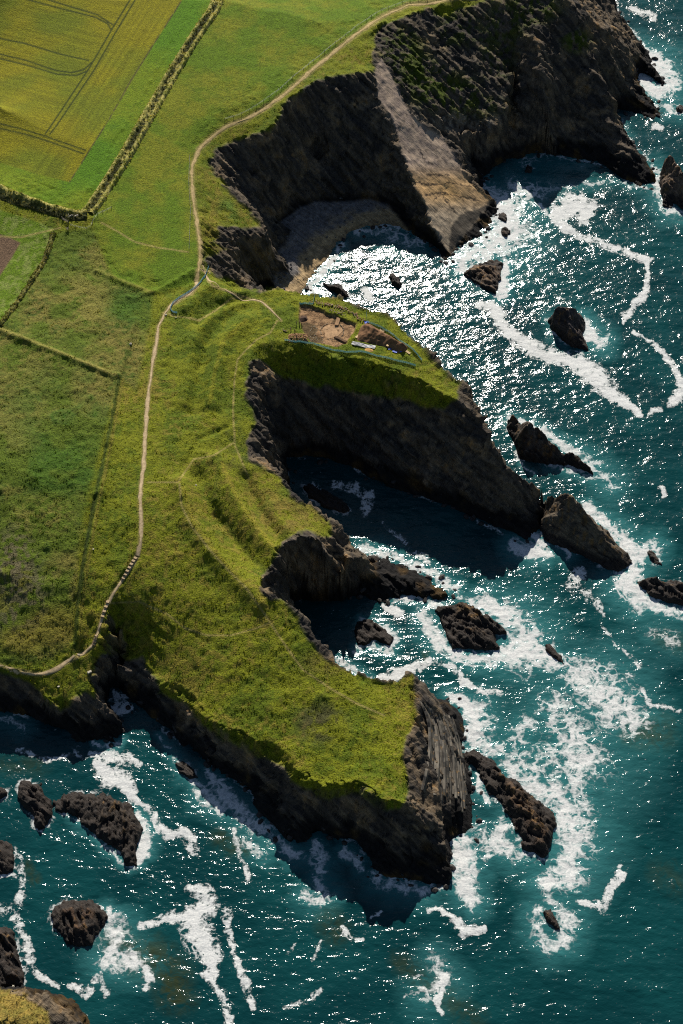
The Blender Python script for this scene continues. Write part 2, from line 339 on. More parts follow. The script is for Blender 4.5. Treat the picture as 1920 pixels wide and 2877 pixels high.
# ------------------------------------------------------------------ object helpers
COL = scene.collection
def tag(o, label=None, cat=None, group=None, kind=None):
    if label: o['label'] = label
    if cat: o['category'] = cat
    if group: o['group'] = group
    if kind: o['kind'] = kind
    return o
def obj_np(name, co, faces, mat, parent=None, smooth=True, loc=None):
    """mesh object from numpy vertices (n,3) and faces (m,3|4)"""
    me = bpy.data.meshes.new(name); co = np.asarray(co, np.float32); faces = np.asarray(faces, np.int32)
    k = faces.shape[1]
    me.vertices.add(len(co)); me.vertices.foreach_set('co', co.ravel())
    me.loops.add(faces.size); me.loops.foreach_set('vertex_index', faces.ravel())
    me.polygons.add(len(faces)); me.polygons.foreach_set('loop_start', np.arange(0, faces.size, k, dtype=np.int32))
    me.update(calc_edges=True)
    me.polygons.foreach_set('use_smooth', np.full(len(faces), smooth))
    if mat: me.materials.append(mat)
    o = bpy.data.objects.new(name, me); COL.objects.link(o)
    if parent: o.parent = parent
    if loc is not None: o.location = loc
    return o
def attr_color(o, name, rgb):
    a = o.data.attributes.new(name, 'FLOAT_COLOR', 'POINT')
    c = np.ones((len(rgb), 4), np.float32); c[:, :3] = rgb
    a.data.foreach_set('color', c.ravel())
def attr_float(o, name, v):
    a = o.data.attributes.new(name, 'FLOAT', 'POINT'); a.data.foreach_set('value', np.asarray(v, np.float32))
def empty(name, loc, rz=0):
    o = bpy.data.objects.new(name, None); COL.objects.link(o); o.location = loc; o.rotation_euler = (0, 0, rz); o.empty_display_size = .5
    return o
def S(r, g, b, k=0.85):
    """albedo of a surface that shows as 8-bit (r,g,b) in full sun"""
    f = lambda v: ((v / 255 + .055) / 1.055) ** 2.4 if v > 10 else v / 255 / 12.92
    return np.array([f(r), f(g), f(b)]) * k

class N:
    """tiny node-graph builder"""
    def __init__(s, name):
        s.m = bpy.data.materials.new(name); s.m.use_nodes = True; s.t = s.m.node_tree; s.t.nodes.clear()
        s.out = s.t.nodes.new('ShaderNodeOutputMaterial')
    def n(s, typ, **kw):
        nd = s.t.nodes.new(typ)
        for k, v in kw.items():
            if k.startswith('i_'):
                key = k[2:]; key = int(key) if key.isdigit() else key
                s.set(nd.inputs[key], v)
            else: setattr(nd, k, v)
        return nd
    def set(s, sock, v):
        if isinstance(v, bpy.types.NodeSocket): s.t.links.new(v, sock)
        elif isinstance(v, (tuple, list, np.ndarray)):
            v = list(v); sock.default_value = v + [1.0] if len(v) == 3 and sock.type == 'RGBA' else v
        else: sock.default_value = v
    def math(s, op, a, b=0.0, c=None, clamp=False):
        nd = s.t.nodes.new('ShaderNodeMath'); nd.operation = op; nd.use_clamp = clamp
        s.set(nd.inputs[0], a); s.set(nd.inputs[1], b)
        if c is not None: s.set(nd.inputs[2], c)
        return nd.outputs[0]
    def mix(s, f, a, b, mode='MIX'):
        nd = s.t.nodes.new('ShaderNodeMix'); nd.data_type = 'RGBA'; nd.blend_type = mode
        s.set(nd.inputs[0], f); s.set(nd.inputs[6], a); s.set(nd.inputs[7], b); return nd.outputs[2]
    def noise(s, scale, detail=4, rough=.55, vec=None, dist=0.0):
        nd = s.t.nodes.new('ShaderNodeTexNoise'); nd.inputs['Scale'].default_value = scale; nd.inputs['Detail'].default_value = detail
        nd.inputs['Roughness'].default_value = rough; nd.inputs['Distortion'].default_value = dist
        if vec is not None: s.set(nd.inputs['Vector'], vec)
        return nd.outputs[0]
    def ramp(s, f, a, b, lo=0.0, hi=1.0):
        nd = s.t.nodes.new('ShaderNodeMapRange'); nd.interpolation_type = 'SMOOTHSTEP'
        s.set(nd.inputs[0], f)
        nd.inputs[1].default_value = a; nd.inputs[2].default_value = b; nd.inputs[3].default_value = lo; nd.inputs[4].default_value = hi
        return nd.outputs[0]
    def vec(s, scale=(1, 1, 1), rot=(0, 0, 0), src='Object', tex=False):
        tc = s.t.nodes.new('ShaderNodeTexCoord'); mp = s.t.nodes.new('ShaderNodeMapping')
        if tex: mp.vector_type = 'TEXTURE'      # turn first, then stretch: scale is the length of a feature along each turned axis
        s.t.links.new(tc.outputs[src], mp.inputs[0]); mp.inputs['Scale'].default_value = scale; mp.inputs['Rotation'].default_value = rot
        return mp.outputs[0]
    def attr(s, name):
        nd = s.t.nodes.new('ShaderNodeAttribute'); nd.attribute_name = name; return nd
    def bump(s, h, strength, dist, normal=None):
        nd = s.t.nodes.new('ShaderNodeBump'); nd.inputs['Strength'].default_value = strength; nd.inputs['Distance'].default_value = dist
        s.set(nd.inputs['Height'], h)
        if normal is not None: s.set(nd.inputs['Normal'], normal)
        return nd.outputs[0]
    def bsdf(s, col, rough=.9, normal=None, spec=.3, **kw):
        nd = s.t.nodes.new('ShaderNodeBsdfPrincipled'); s.set(nd.inputs['Base Color'], col); s.set(nd.inputs['Roughness'], rough)
        s.set(nd.inputs['Specular IOR Level'], spec)
        if normal is not None: s.set(nd.inputs['Normal'], normal)
        for k, v in kw.items(): s.set(nd.inputs[k], v)
        s.t.links.new(nd.outputs[0], s.out.inputs[0]); return nd
_simple = {}
def simple(name, rgb, rough=.85, var=.25, scale=3.0, spec=.25, bump=0.0):
    if name in _simple: return _simple[name]
    g = N(name); v = g.vec()
    n1 = g.noise(scale, 5, .6, v); f = g.ramp(n1, .25, .75)
    c = g.mix(f, tuple(np.array(rgb) * (1 - var)), tuple(np.minimum(np.array(rgb) * (1 + var), 1)))
    g.bsdf(c, rough, g.bump(n1, .5, bump) if bump else None, spec)
    _simple[name] = g.m; return g.m

# ------------------------------------------------------------------ turf, crops, rock: ground colours by place
C_CROP, C_CROP2 = S(128,122,14), S(104,112,18)
C_STRIP, C_STRIP2 = S(84,122,16), S(108,124,16)
C_PAST, C_PAST2 = S(92,116,18), S(118,122,26)
C_HEAD, C_HEAD2, C_HEAD3 = S(116,120,22), S(90,104,18), S(136,122,46)
C_ROUGH, C_ROUGH2, C_ROUGH3 = S(88,104,26), S(130,122,56), S(66,88,22)
C_FERN, C_HEATH = S(64,96,22), S(108,98,72)
C_BARE, C_SOIL = S(168,140,100), S(108,86,66)
C_ROCK, C_ROCK2, C_ROCK3, C_WET_SHADE = S(98,87,73), S(64,59,54), S(126,109,87), S(31,29,28)
FIELD_CROP = [(-60,-80),(560,-80),(508,6),(429,129),(366,230),(306,337),(250,425),(196,511),(100,486),(0,456),(-60,440)]
FIELD_STRIP = [(560,-80),(660,-80),(600,10),(520,130),(440,265),(360,405),(290,520),(240,592),(190,594),(100,565),(0,540),(-60,525),(-60,440),(0,456),(100,486),(196,511),(306,337),(429,129),(508,6)]
FIELD_SOIL = [(-60,650),(0,658),(30,668),(58,682),(30,730),(0,775),(-60,870)]
FIELD_GREEN = [(-60,560),(0,590),(90,618),(150,640),(160,660),(120,740),(60,830),(0,905),(-60,990),(-60,870),(0,775),(58,682),(0,658),(-60,650)]
FIELD_PAST = [(660,-80),(1500,-80),(1250,0),(1130,15),(1040,60),(960,130),(840,225),(760,285),(640,345),(580,385),(545,450),(545,560),(555,640),(556,760),(540,800),(440,820),(330,790),(300,740),(270,660),(260,610),(290,540),(440,285),(600,20)]
FIELD_LEFT = [(160,650),(260,640),(300,740),(330,790),(430,828),(425,900),(400,1010),(385,1100),(335,1060),(240,1420),(220,1560),(212,1700),(205,1800),(150,1850),(0,1870),(-60,1870),(-60,1000),(0,915),(90,790)]
TRAMS = [[(372,-10),(315,82),(251,192),(147,349),(128,376)],[(386,-10),(325,92),(263,200),(160,352),(140,378)],
 [(60,-6),(184,27),(270,49),(303,66),(313,84)],[(75,-20),(190,16),(275,42),(318,70)],[(-40,142),(75,170),(158,198),(202,204),(235,196),(263,172)],[(-40,155),(75,183),(160,208),(215,212),(245,200)],
 [(-40,338),(60,362),(116,379),(240,422)],[(-40,352),(60,374),(116,390),(236,432)],[(-40,100),(70,122),(170,152),(250,170)]]
def mixc(c, k, col):
    return c * (1 - k[:, None]) + np.asarray(col)[None, :] * k[:, None]
def softpoly(px, py, poly, w=5.0):
    def f(a, b):
        d = dline(a, b, poly, closed=True); return np.where(inpoly(a, b, poly), sm(-w, w, d), sm(-w, w, -d))
    return near(px, py, poly, w + 2, f, 0)
def ROUGH(x, y):
    """how tussocky: low on mown crops and pasture"""
    px, py = pj(x, y, 33.0)
    r = np.ones(x.shape)
    for p, v in ((FIELD_CROP, .12), (FIELD_STRIP, .15), (FIELD_PAST, .3), (FIELD_SOIL, .1), (FIELD_GREEN, .35)):
        m = inpoly(px, py, p); r[m] = v
    d = near(px, py, [(0,0),(1,1)], 1, lambda a, b: 0 * a, 0)
    m = inpoly(px, py, FIELD_LEFT); r[m] = 1.15
    return r

TURF = [(1500,-500),(1420,-20),(1358,2),(1300,24),(1254,42),(1225,38),(1205,26),(1165,32),(1137,42),(1100,64),(1066,87),(1052,103),(1046,147),(1048,198),(1010,199),(960,210),(920,216),(882,230),(840,258),(797,296),(788,322),(757,368),(692,384),(643,402),(600,426),(586,445),(584,465),(610,498),(647,541),(690,582),(725,622),(735,640),(700,640),(650,640),(615,640),(600,680),(640,700),(600,720),(575,735),(600,770),(660,790),(684,810),
 (735,825),(759,810),(847,820),(955,833),(1021,870),(1101,891),(1131,919),(1187,980),(1248,1041),(1300,1078),(1290,1120),(1254,1150),(1168,1135),(1082,1110),(960,1095),(870,1080),(796,1060),(745,1020),(725,1010),(700,1020),(700,1050),(688,1075),(686,1111),(712,1140),(725,1180),(700,1215),(694,1240),(704,1285),(735,1308),(780,1340),(820,1400),(868,1412),(888,1436),(930,1475),(925,1510),(890,1505),(862,1492),(822,1507),(793,1526),(764,1580),(737,1622),(736,1658),(752,1682),(785,1690),(815,1712),(840,1745),(855,1775),(880,1815),(920,1850),(960,1880),(1006,1896),(1044,1912),(1117,1918),(1140,1900),(1152,1893),(1166,1925),(1174,1960),(1165,2028),(1141,2085),(1127,2130),(1140,2172),(1150,2220),(1140,2250),(1123,2272),(1079,2272),(1040,2248),(1000,2230),(950,2240),(909,2240),(872,2225),(820,2190),(796,2160),(746,2126),(692,2118),(662,2090),(624,2082),(585,2046),(542,2020),(528,1986),(490,1962),(455,1950),(436,1910),(409,1871),(400,1850),(370,1860),(330,1840),(290,1840),(268,1880),(255,1900),(262,1960),(235,1945),(208,1955),(195,1985),(165,1995),(125,1968),(108,1942),(84,1920),(52,1901),(0,1888),(-300,1886),(-1500,1800),(-1500,-700)]
BEACH = [(760,640),(815,605),(844,583),(885,567),(968,567),(1040,560),(1090,575),(1150,650),(1100,648),(1038,648),(1006,660),(971,690),(959,700),(936,742),(895,765),(872,812),(846,836),(780,830),(765,760)]
# ------------------------------------------------------------------ the land
def axis(a, b, n, extra):
    c = np.linspace(a, b, n); d = c[1] - c[0]
    e = np.cumsum(d * 2.2 ** np.arange(1, extra + 1))
    return np.concatenate([(a - e)[::-1], c, b + e])
cx = axis(-110, 1985, 755, 6); cy = axis(-50, 2925, 1420, 6)
GPX, GPY = np.meshgrid(cx, cy)
def grid_world(zr):
    x, y, _ = un(GPX, np.maximum(GPY, -700), zr); return x, y
X, Y = grid_world(20.0)
shp = X.shape
hz = sample(HF, GX0, GY0, GST, X, Y)
keepv = hz > -2.5
kv = keepv.copy()
for dj in (-3, 0, 3):
    for di in (-3, 0, 3): kv |= np.roll(np.roll(keepv, dj, 0), di, 1)
idx = np.full(shp, -1); idx[kv] = np.arange(kv.sum())
q = np.stack([idx[:-1, :-1], idx[:-1, 1:], idx[1:, 1:], idx[1:, :-1]], -1).reshape(-1, 4)
q = q[(q >= 0).all(1)][:, ::-1]
lx, ly = X[kv], Y[kv]
lz, lslope, lflat = land_height(lx, ly)
# crags: beds that strike down to the right and dip steeply
tpx, tpy = pj(lx, ly, lz)
offturf = (1 - softpoly(tpx, tpy, TURF, 8)) * (1 - softpoly(tpx, tpy, BEACH, 6) * (1 - sm(4, 6, lz)))
rockm = np.maximum(sm(.55, 1.0, lslope), offturf * .9) * sm(-2, .5, lz)
u = (lx * .74 + ly * .67); v = (lx * -.67 + ly * .74)
bed = fbm3(u / 1.7 + lz * .22, v / 14, lz / 14, 61, 4, .6) - .5
blk = fbm3(lx / 7, ly / 7, lz / 7, 71, 4, .55) - .5
sharp = np.abs(fbm3(u / 3.2 + lz * .2, v / 9, lz / 9, 91, 2) - .5)
uj = u / 2.6 + lz * .16 + (fbm3(lx / 9, ly / 9, lz / 9, 33, 2) - .5) * 1.6; vj = v / 7 + (vn(u / 5, lz / 5, 34) - .5) * 1.2; zj = lz / 6.5 + (vn(v / 6, u / 6, 35) - .5) * 1.6
joint = hash2(np.floor(uj), np.floor(vj) * 131 + np.floor(zj), 36) - .5
uj2 = uj * 2.3 + 7; joint2 = hash2(np.floor(uj2), np.floor(vj * 2.1) * 131 + np.floor(zj * 1.9), 37) - .5
amp = rockm * np.clip(.5 + lz / 12, .2, 1)
disp = (bed * 3.8 + blk * 2.0 - sharp * 2.4 + joint * 2.2 + joint2 * 1.1 + .4) * amp
e = 1.5
gx = (sample(HF, GX0, GY0, GST, lx + e, ly) - sample(HF, GX0, GY0, GST, lx - e, ly)); gy = (sample(HF, GX0, GY0, GST, lx, ly + e) - sample(HF, GX0, GY0, GST, lx, ly - e))
gl = np.hypot(gx, gy) + 1e-6
slab_px = SLAB_L + SLAB_R[::-1]
spx, spy = pj(lx, ly, np.maximum(lz, 0))
slabm = softpoly(spx, spy, slab_px, 4)
disp *= 1 - .95 * slabm
nose = softpoly(spx, spy, [(1150,1930),(1200,1925),(1330,2000),(1330,2370),(1270,2420),(1235,2330),(1170,2240),(1140,2170),(1130,2130),(1165,2040)], 8)
cu = spx - (1180 + (spy - 1990) * .62 - np.maximum(spy - 1990, 0) ** 2 * .0009) + (fbm(lx / 6, ly / 6, 88, 3) - .5) * 14
sk = cu / 15 + .5 * vn(spy / 120, cu / 60, 89); saw = np.mod(sk, 1.0); slabh = hash2(np.floor(sk), np.floor(sk * 0), 90) - .5
brk = hash2(np.floor(sk), np.floor(spy / 60 + 9 * slabh), 92) - .5
fin = nose * np.clip(lz / 5, 0, 1) * (slabh * 3.4 + brk * 1.2 + (saw - .5) * 1.6)
disp = disp * (1 - .85 * nose) + fin * .6
lx2 = lx - gx / gl * disp * .8; ly2 = ly - gy / gl * disp * .8; lz2 = lz + disp * .45
lz2 += (fbm3(lx / 1.3, ly / 1.3, lz / 1.3, 5, 2) - .5) * 1.0 * rockm * (1 - .9 * slabm) * (1 - .7 * nose) + fin * .8
land_px, land_py = pj(lx2, ly2, lz2)

# ---- colour of every bit of ground
def region_colour(x, y, z, px, py, slope, slabm):
    n = len(x)
    big = fbm(x / 26, y / 26, 101, 3); mid = fbm(x / 7, y / 7, 111, 3); fine = fbm(x / 1.6, y / 1.6, 121, 3)
    c = np.tile(C_HEAD, (n, 1))
    c = mixc(c, sm(.42, .62, mid * .6 + fine * .4), C_HEAD2); c = mixc(c, sm(.52, .72, big * .5 + fine * .5) * .8, C_HEAD3)
    # left rough fields
    m = softpoly(px, py, FIELD_LEFT, 10)
    r = np.tile(C_ROUGH, (n, 1)); r = mixc(r, sm(.45, .65, big * .6 + mid * .4), C_ROUGH2 * .9); r = mixc(r, sm(.5, .7, fine * .6 + mid * .4) * .8, C_ROUGH3)
    ell = lambda cx, cy, rx, ry: np.exp(-(((px - cx) / rx) ** 2 + ((py - cy) / ry) ** 2) ** 2)
    tan = sm(.35, .55, mid * .5 + fine * .5)
    for e4 in ((230,830,90,70),(90,1010,110,60),(60,1180,60,90),(190,1600,60,50),(120,1450,90,60),(300,730,60,40),(250,900,60,40)): r = mixc(r, ell(*e4) * tan * .75, C_ROUGH2)
    for e4 in ((180,1150,170,150),(390,730,70,50),(360,860,60,60),(170,1330,110,70),(330,1200,30,140)): r = mixc(r, ell(*e4) * .75 * sm(.3, .6, mid), C_FERN)
    for e4 in ((60,1680,80,120),(40,1560,60,80)): r = mixc(r, ell(*e4) * sm(.4, .6, fine) * .8, C_HEATH)
    for e4 in ((160,1760,90,60),(60,1800,70,40),(300,1600,40,60)): r = mixc(r, ell(*e4) * .7, C_HEAD3 * .85)
    c = c * (1 - m[:, None]) + r * m[:, None]
    # pasture
    m = softpoly(px, py, FIELD_PAST, 7)
    r = np.tile(C_PAST, (n, 1)); r = mixc(r, sm(.4, .7, big * .5 + mid * .5), C_PAST2); r = mixc(r, sm(.5, .75, fine) * .5, C_PAST * .7)
    c = c * (1 - m[:, None]) + r * m[:, None]
    m = softpoly(px, py, FIELD_STRIP, 4); r = np.tile(C_STRIP, (n, 1)); r = mixc(r, sm(.35, .7, big), C_STRIP2); r = mixc(r, sm(.5, .8, fine) * .4, C_STRIP * .75)
    c = c * (1 - m[:, None]) + r * m[:, None]
    m = softpoly(px, py, FIELD_GREEN, 4); r = np.tile(C_PAST * 1.05, (n, 1)); r = mixc(r, sm(.4, .7, fine), S(120,132,60)); c = c * (1 - m[:, None]) + r * m[:, None]
    # crop with sowing rows and tramlines
    m = softpoly(px, py, FIELD_CROP, 2); r = np.tile(C_CROP, (n, 1)); r = mixc(r, sm(.35, .65, big), C_CROP2)
    ru = px * .85 + py * .53; stripe = vn(ru / 5, (py * .85 - px * .53) / 160, 7)
    stripe2 = vn((py - px * .25) / 4, px / 120, 9)
    r = r * (.82 + .36 * np.where(px * .85 + py * .53 > 330, stripe, stripe2))[:, None]
    tr = np.full(n, 99.0)
    for t in TRAMS: tr = np.minimum(tr, near(px, py, t, 6, lambda a, b: dline(a, b, t), 99))
    r = mixc(r, (1 - sm(1.2, 3.0, tr)) * .9, S(44,56,10)); c = c * (1 - m[:, None]) + r * m[:, None]
    ed = near(px, py, FIELD_CROP[2:8], 8, lambda a, b: dline(a, b, FIELD_CROP[2:8]), 99); c = mixc(c, (1 - sm(.6, 2.6, ed)) * .85 * sm(.25, .5, vn(px / 9, py / 9, 3)), S(70,58,44))
    m = softpoly(px, py, FIELD_SOIL, 3); r = np.tile(C_SOIL, (n, 1)) * (.8 + .4 * vn((px * .8 + py * .55) / 3, (py - px) / 90, 4))[:, None]; c = c * (1 - m[:, None]) + r * m[:, None]
    # greener slopes and dark heather by the cliff path; ochre rim turf
    for e4, col, k in (((640,600,30,50), S(60,110,30), .7), ((600,660,40,60), S(96,84,30), .6), ((560,560,30,90), S(88,104,20), .5), ((900,2030,70,60), S(70,62,46), .75), ((660,1210,30,40), S(60,80,22), .7), ((690,1290,60,40), S(56,78,26), .6),
                       ((830,1450,110,50), S(132,112,52), .7), ((940,1860,90,40), S(130,112,54), .6), ((740,1360,50,40), S(126,112,44), .7), ((640,700,70,40), S(94,78,44), .6)):
        c = mixc(c, ell(*e4) * k * sm(.3, .6, fine * .5 + mid * .5), col)
    for L, w, col, k in (([(335,1062),(318,1160),(300,1250),(268,1400),(240,1560),(220,1700),(210,1830)], 5, S(56,72,20), .8), ([(346,1066),(328,1165),(311,1255),(280,1402),(252,1562),(231,1702),(222,1835)], 4.5, S(132,122,48), .7), ([(262,1410),(234,1565),(214,1700)], 3, S(48,60,20), .6), ([(300,770),(360,795),(430,822)], 4, S(124,120,52), .6), ([(0,922),(140,978),(250,1022),(330,1056)], 4, S(142,132,66), .7), ([(268,590),(292,556),(330,500)], 3, S(140,132,70), .5), ([(620,1260),(600,1420),(700,1560),(770,1620)], 6, S(84,96,20), .5), ([(515,1370),(545,1470),(612,1560),(700,1650)], 5, S(150,138,46), .5), ([(625,1300),(665,1395),(722,1480),(786,1556)], 5, S(148,136,44), .5), ([(590,1130),(605,1040),(625,965),(690,900)], 6, S(144,136,36), .45)):
        d = near(px, py, L, w * 3, lambda a, b: dline(a, b, L), 99); c = mixc(c, (1 - sm(w * .4, w * 1.5, d + (fine - .5) * w * 1.5)) * k, col)
    # trodden ground beside the paths
    for k, (pts, w) in PATHS.items():
        d = near(px, py, pts, w * 3, lambda a, b: dline(a, b, pts), 99)
        c = mixc(c, (1 - sm(w * .4, w * 1.9, d + (fine - .5) * w * 1.6)) * (.75 if w > 2.5 else .76), S(150,132,84) if w > 2.5 else S(158,142,84))
    # bare earth on the dig
    d = near(x, y, digW, 4, lambda a, b: np.where(inpoly(a, b, digW), -1, 1) * dline(a, b, digW, closed=True), 9)
    d = d + (fbm(x / 2.2, y / 2.2, 19, 2) - .5) * 1.6
    r = np.tile(S(164,130,94), (n, 1)); r = mixc(r, sm(.38, .6, fine), S(122,94,66)); r = mixc(r, sm(.5, .62, mid), S(96,78,52)); k = 1 - sm(-.6, .5, d); c = c * (1 - k[:, None]) + r * k[:, None]
    # rock
    turf = softpoly(px + (fbm(x / 5, y / 5, 55, 3) - .5) * 26, py + (fbm(x / 5, y / 5, 66, 3) - .5) * 26, TURF, 6)
    turf = turf * (1 - sm(1.9, 3.2, slope + (fine - .5) * 1.6) * .8)
    u = x * .74 + y * .67; v = -x * .67 + y * .74
    st = fbm3(u / 1.3 + z * .25, v / 16, z / 16, 131, 3); pat = fbm3(x / 6, y / 6, z / 6, 141, 3)
    k = np.tile(C_ROCK, (n, 1)); k = mixc(k, sm(.4, .6, st), C_ROCK2); k = mixc(k, sm(.52, .7, pat), C_ROCK3 * .9)
    k = mixc(k, sm(.62, .8, pat * .6 + fine * .4) * .7, S(150,112,62))
    # plants on the ledges of the third bay
    def veg(cx, cy, rx, ry, amt):
        return ell(cx, cy, rx, ry) * sm(.44, .56, pat * .5 + fine * .5) * amt
    for e5 in ((1130,140,70,70,1),(1170,210,90,60,1),(1250,260,110,60,1),(1330,300,90,40,.8),(1500,20,80,50,1),(1620,115,45,35,1),(1400,120,60,120,.7),(1290,80,60,60,.8),(1440,60,60,60,.6)): k = mixc(k, veg(*e5), S(66,78,18))
    # scree on the vegetated slope
    for e4 in ((1140,330,50,40),(1300,340,110,30)): k = mixc(k, ell(*e4) * sm(.45, .6, fine) * .7, S(150,136,118))
    # the bare slab
    if slabm is not None:
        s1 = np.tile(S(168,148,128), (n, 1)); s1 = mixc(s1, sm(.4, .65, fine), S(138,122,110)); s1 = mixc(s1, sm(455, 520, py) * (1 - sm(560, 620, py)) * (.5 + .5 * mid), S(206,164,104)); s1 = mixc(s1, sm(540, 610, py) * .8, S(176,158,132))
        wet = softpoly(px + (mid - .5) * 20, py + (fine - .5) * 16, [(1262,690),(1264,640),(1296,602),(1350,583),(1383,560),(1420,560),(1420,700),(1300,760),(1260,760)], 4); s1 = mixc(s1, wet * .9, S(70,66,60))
        crack_ledge_shade = near(px, py, [(1150,480),(1330,540)], 60, lambda a, b: np.minimum.reduce([dline(a + (vn(a / 5, b / 5, 5) - .5) * 8, b + (vn(a / 5, b / 5, 6) - .5) * 8, L) for L in ([(1165,512),(1210,520),(1260,514),(1320,522)],[(1195,548),(1240,541),(1290,552),(1345,562)],[(1220,560),(1240,545),(1290,610)],[(1186,360),(1176,410),(1190,440),(1215,462)],[(1200,490),(1225,492),(1262,490)])]), 99)
        s1 = mixc(s1, (1 - sm(1.0, 3.0, crack_ledge_shade)) * .9, S(48,42,38)); s1 = s1 * (.9 + .2 * fbm(u / .8, v / 3, 153, 3))[:, None]; s1 = mixc(s1, (1 - sm(.0, .035, np.abs(fbm(x / 5, y / 5, 151, 3) - .5))) * .55, S(70,60,52))  # dark cracks, with the shadow line of the stepped ledge painted among them
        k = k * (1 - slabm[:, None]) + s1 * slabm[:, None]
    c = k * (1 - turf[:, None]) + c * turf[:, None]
    cor = softpoly(px + (mid - .5) * 30, py + (fine - .5) * 24, [(-200,2776),(30,2782),(80,2800),(130,2850),(150,2960),(150,3100),(-300,3100)], 8); c = mixc(c, cor * .9, S(150,128,58)); c = mixc(c, cor * sm(.45, .6, fine), S(122,110,50)); turf = np.maximum(turf, cor)
    c = mixc(c, ell(250,2052,9,16) * .8, S(70,84,30))
    # wet band and weed above the waterline, carried higher to paint in cliff shade
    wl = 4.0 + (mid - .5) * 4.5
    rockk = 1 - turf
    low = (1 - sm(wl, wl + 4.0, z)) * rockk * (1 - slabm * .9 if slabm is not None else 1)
    c = mixc(c, low, C_WET_SHADE); c = mixc(c, low * sm(.55, .75, pat) * .6, S(92,70,34))
    return c, turf
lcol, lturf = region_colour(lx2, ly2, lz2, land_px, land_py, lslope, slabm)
bm_ = softpoly(land_px, land_py, BEACH, 5) * (1 - sm(4.2, 6.0, lz2))
shing = sm(1.6, 3.0, lz2 + (fbm(lx2 / 4, ly2 / 4, 77, 3) - .5) * 2)
sand = S(176,150,112)[None, :] * (1 - shing[:, None]) + (S(128,122,118) * .9)[None, :] * shing[:, None]
sand = sand * (.85 + .3 * fbm(lx2 / 1.2, ly2 / 1.2, 12, 2))[:, None]
sand = np.where((lz2 < .8)[:, None], sand * .72, sand)
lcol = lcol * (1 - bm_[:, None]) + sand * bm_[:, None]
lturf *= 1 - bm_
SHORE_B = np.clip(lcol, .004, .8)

def ground_material():
    g = N('turf_and_rock'); col = g.attr('col').outputs['Color']; turf = g.attr('turf').outputs['Fac']
    v = g.vec(); n1 = g.noise(1.9, 5, .62, v); n2 = g.noise(.55, 3, .5, v)
    vs_ = g.vec((9, 1.1, 4.5), (math.radians(12), math.radians(-14), math.radians(-44)), tex=True); r1 = g.noise(1.0, 6, .68, vs_, .5); r2 = g.noise(.5, 6, .62, v)
    blot = g.ramp(n1, .3, .72, .55, 1.4); rk = g.math('MULTIPLY', g.ramp(r1, .28, .75, .62, 1.35), g.ramp(r2, .3, .7, .75, 1.22))
    sl_ = g.math('MULTIPLY', g.attr('slab').outputs['Fac'], .6); rk = g.math('ADD', g.math('MULTIPLY', rk, g.math('SUBTRACT', 1.0, sl_)), sl_)
    f = g.math('ADD', g.math('MULTIPLY', blot, turf), g.math('MULTIPLY', rk, g.math('SUBTRACT', 1.0, turf)))
    cc = g.mix(1.0, col, g.n('ShaderNodeCombineColor', i_0=f, i_1=f, i_2=f).outputs[0], 'MULTIPLY')
    h = g.math('ADD', g.math('MULTIPLY', n1, g.math('MULTIPLY', turf, 1.0)), g.math('MULTIPLY', g.math('MULTIPLY', g.math('ADD', g.math('MULTIPLY', r1, 1.6), r2), g.math('SUBTRACT', 1.0, turf)), g.math('SUBTRACT', 1.0, sl_)))
    g.bsdf(cc, .92, g.bump(h, .8, .7), .15)
    return g.m
M_GROUND = ground_material()
land = obj_np('terrain', np.stack([lx2, ly2, lz2], 1), q, M_GROUND); tag(land, kind='structure')
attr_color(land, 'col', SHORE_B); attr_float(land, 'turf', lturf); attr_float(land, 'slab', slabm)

ZG = np.full(shp, -5.0); ZG[kv] = lz2
def ground_z(x, y):
    """height of the built surface for things that stand on the turf (bilinear in the land mesh)"""
    x = np.atleast_1d(np.asarray(x, float)); y = np.atleast_1d(np.asarray(y, float))
    a, b = pj(x, y, 20.0)
    i = np.clip(np.searchsorted(cx, a) - 1, 0, len(cx) - 2); j = np.clip(np.searchsorted(cy, b) - 1, 0, len(cy) - 2)
    u = np.clip((a - cx[i]) / (cx[i + 1] - cx[i]), 0, 1); v = np.clip((b - cy[j]) / (cy[j + 1] - cy[j]), 0, 1)
    return (ZG[j, i] * (1 - u) + ZG[j, i + 1] * u) * (1 - v) + (ZG[j + 1, i] * (1 - u) + ZG[j + 1, i + 1] * u) * v
def put(px, py, it=14):
    """photo pixel -> point on the built land surface"""
    px = np.atleast_1d(np.asarray(px, float)); py = np.atleast_1d(np.asarray(py, float)); z = np.full(px.shape, 36.0)
    for k in range(it):
        x, y, _ = un(px, py, z); z = .45 * z + .55 * ground_z(x, y)
    x, y, _ = un(px, py, z); return np.stack([x, y, ground_z(x, y)], 1)

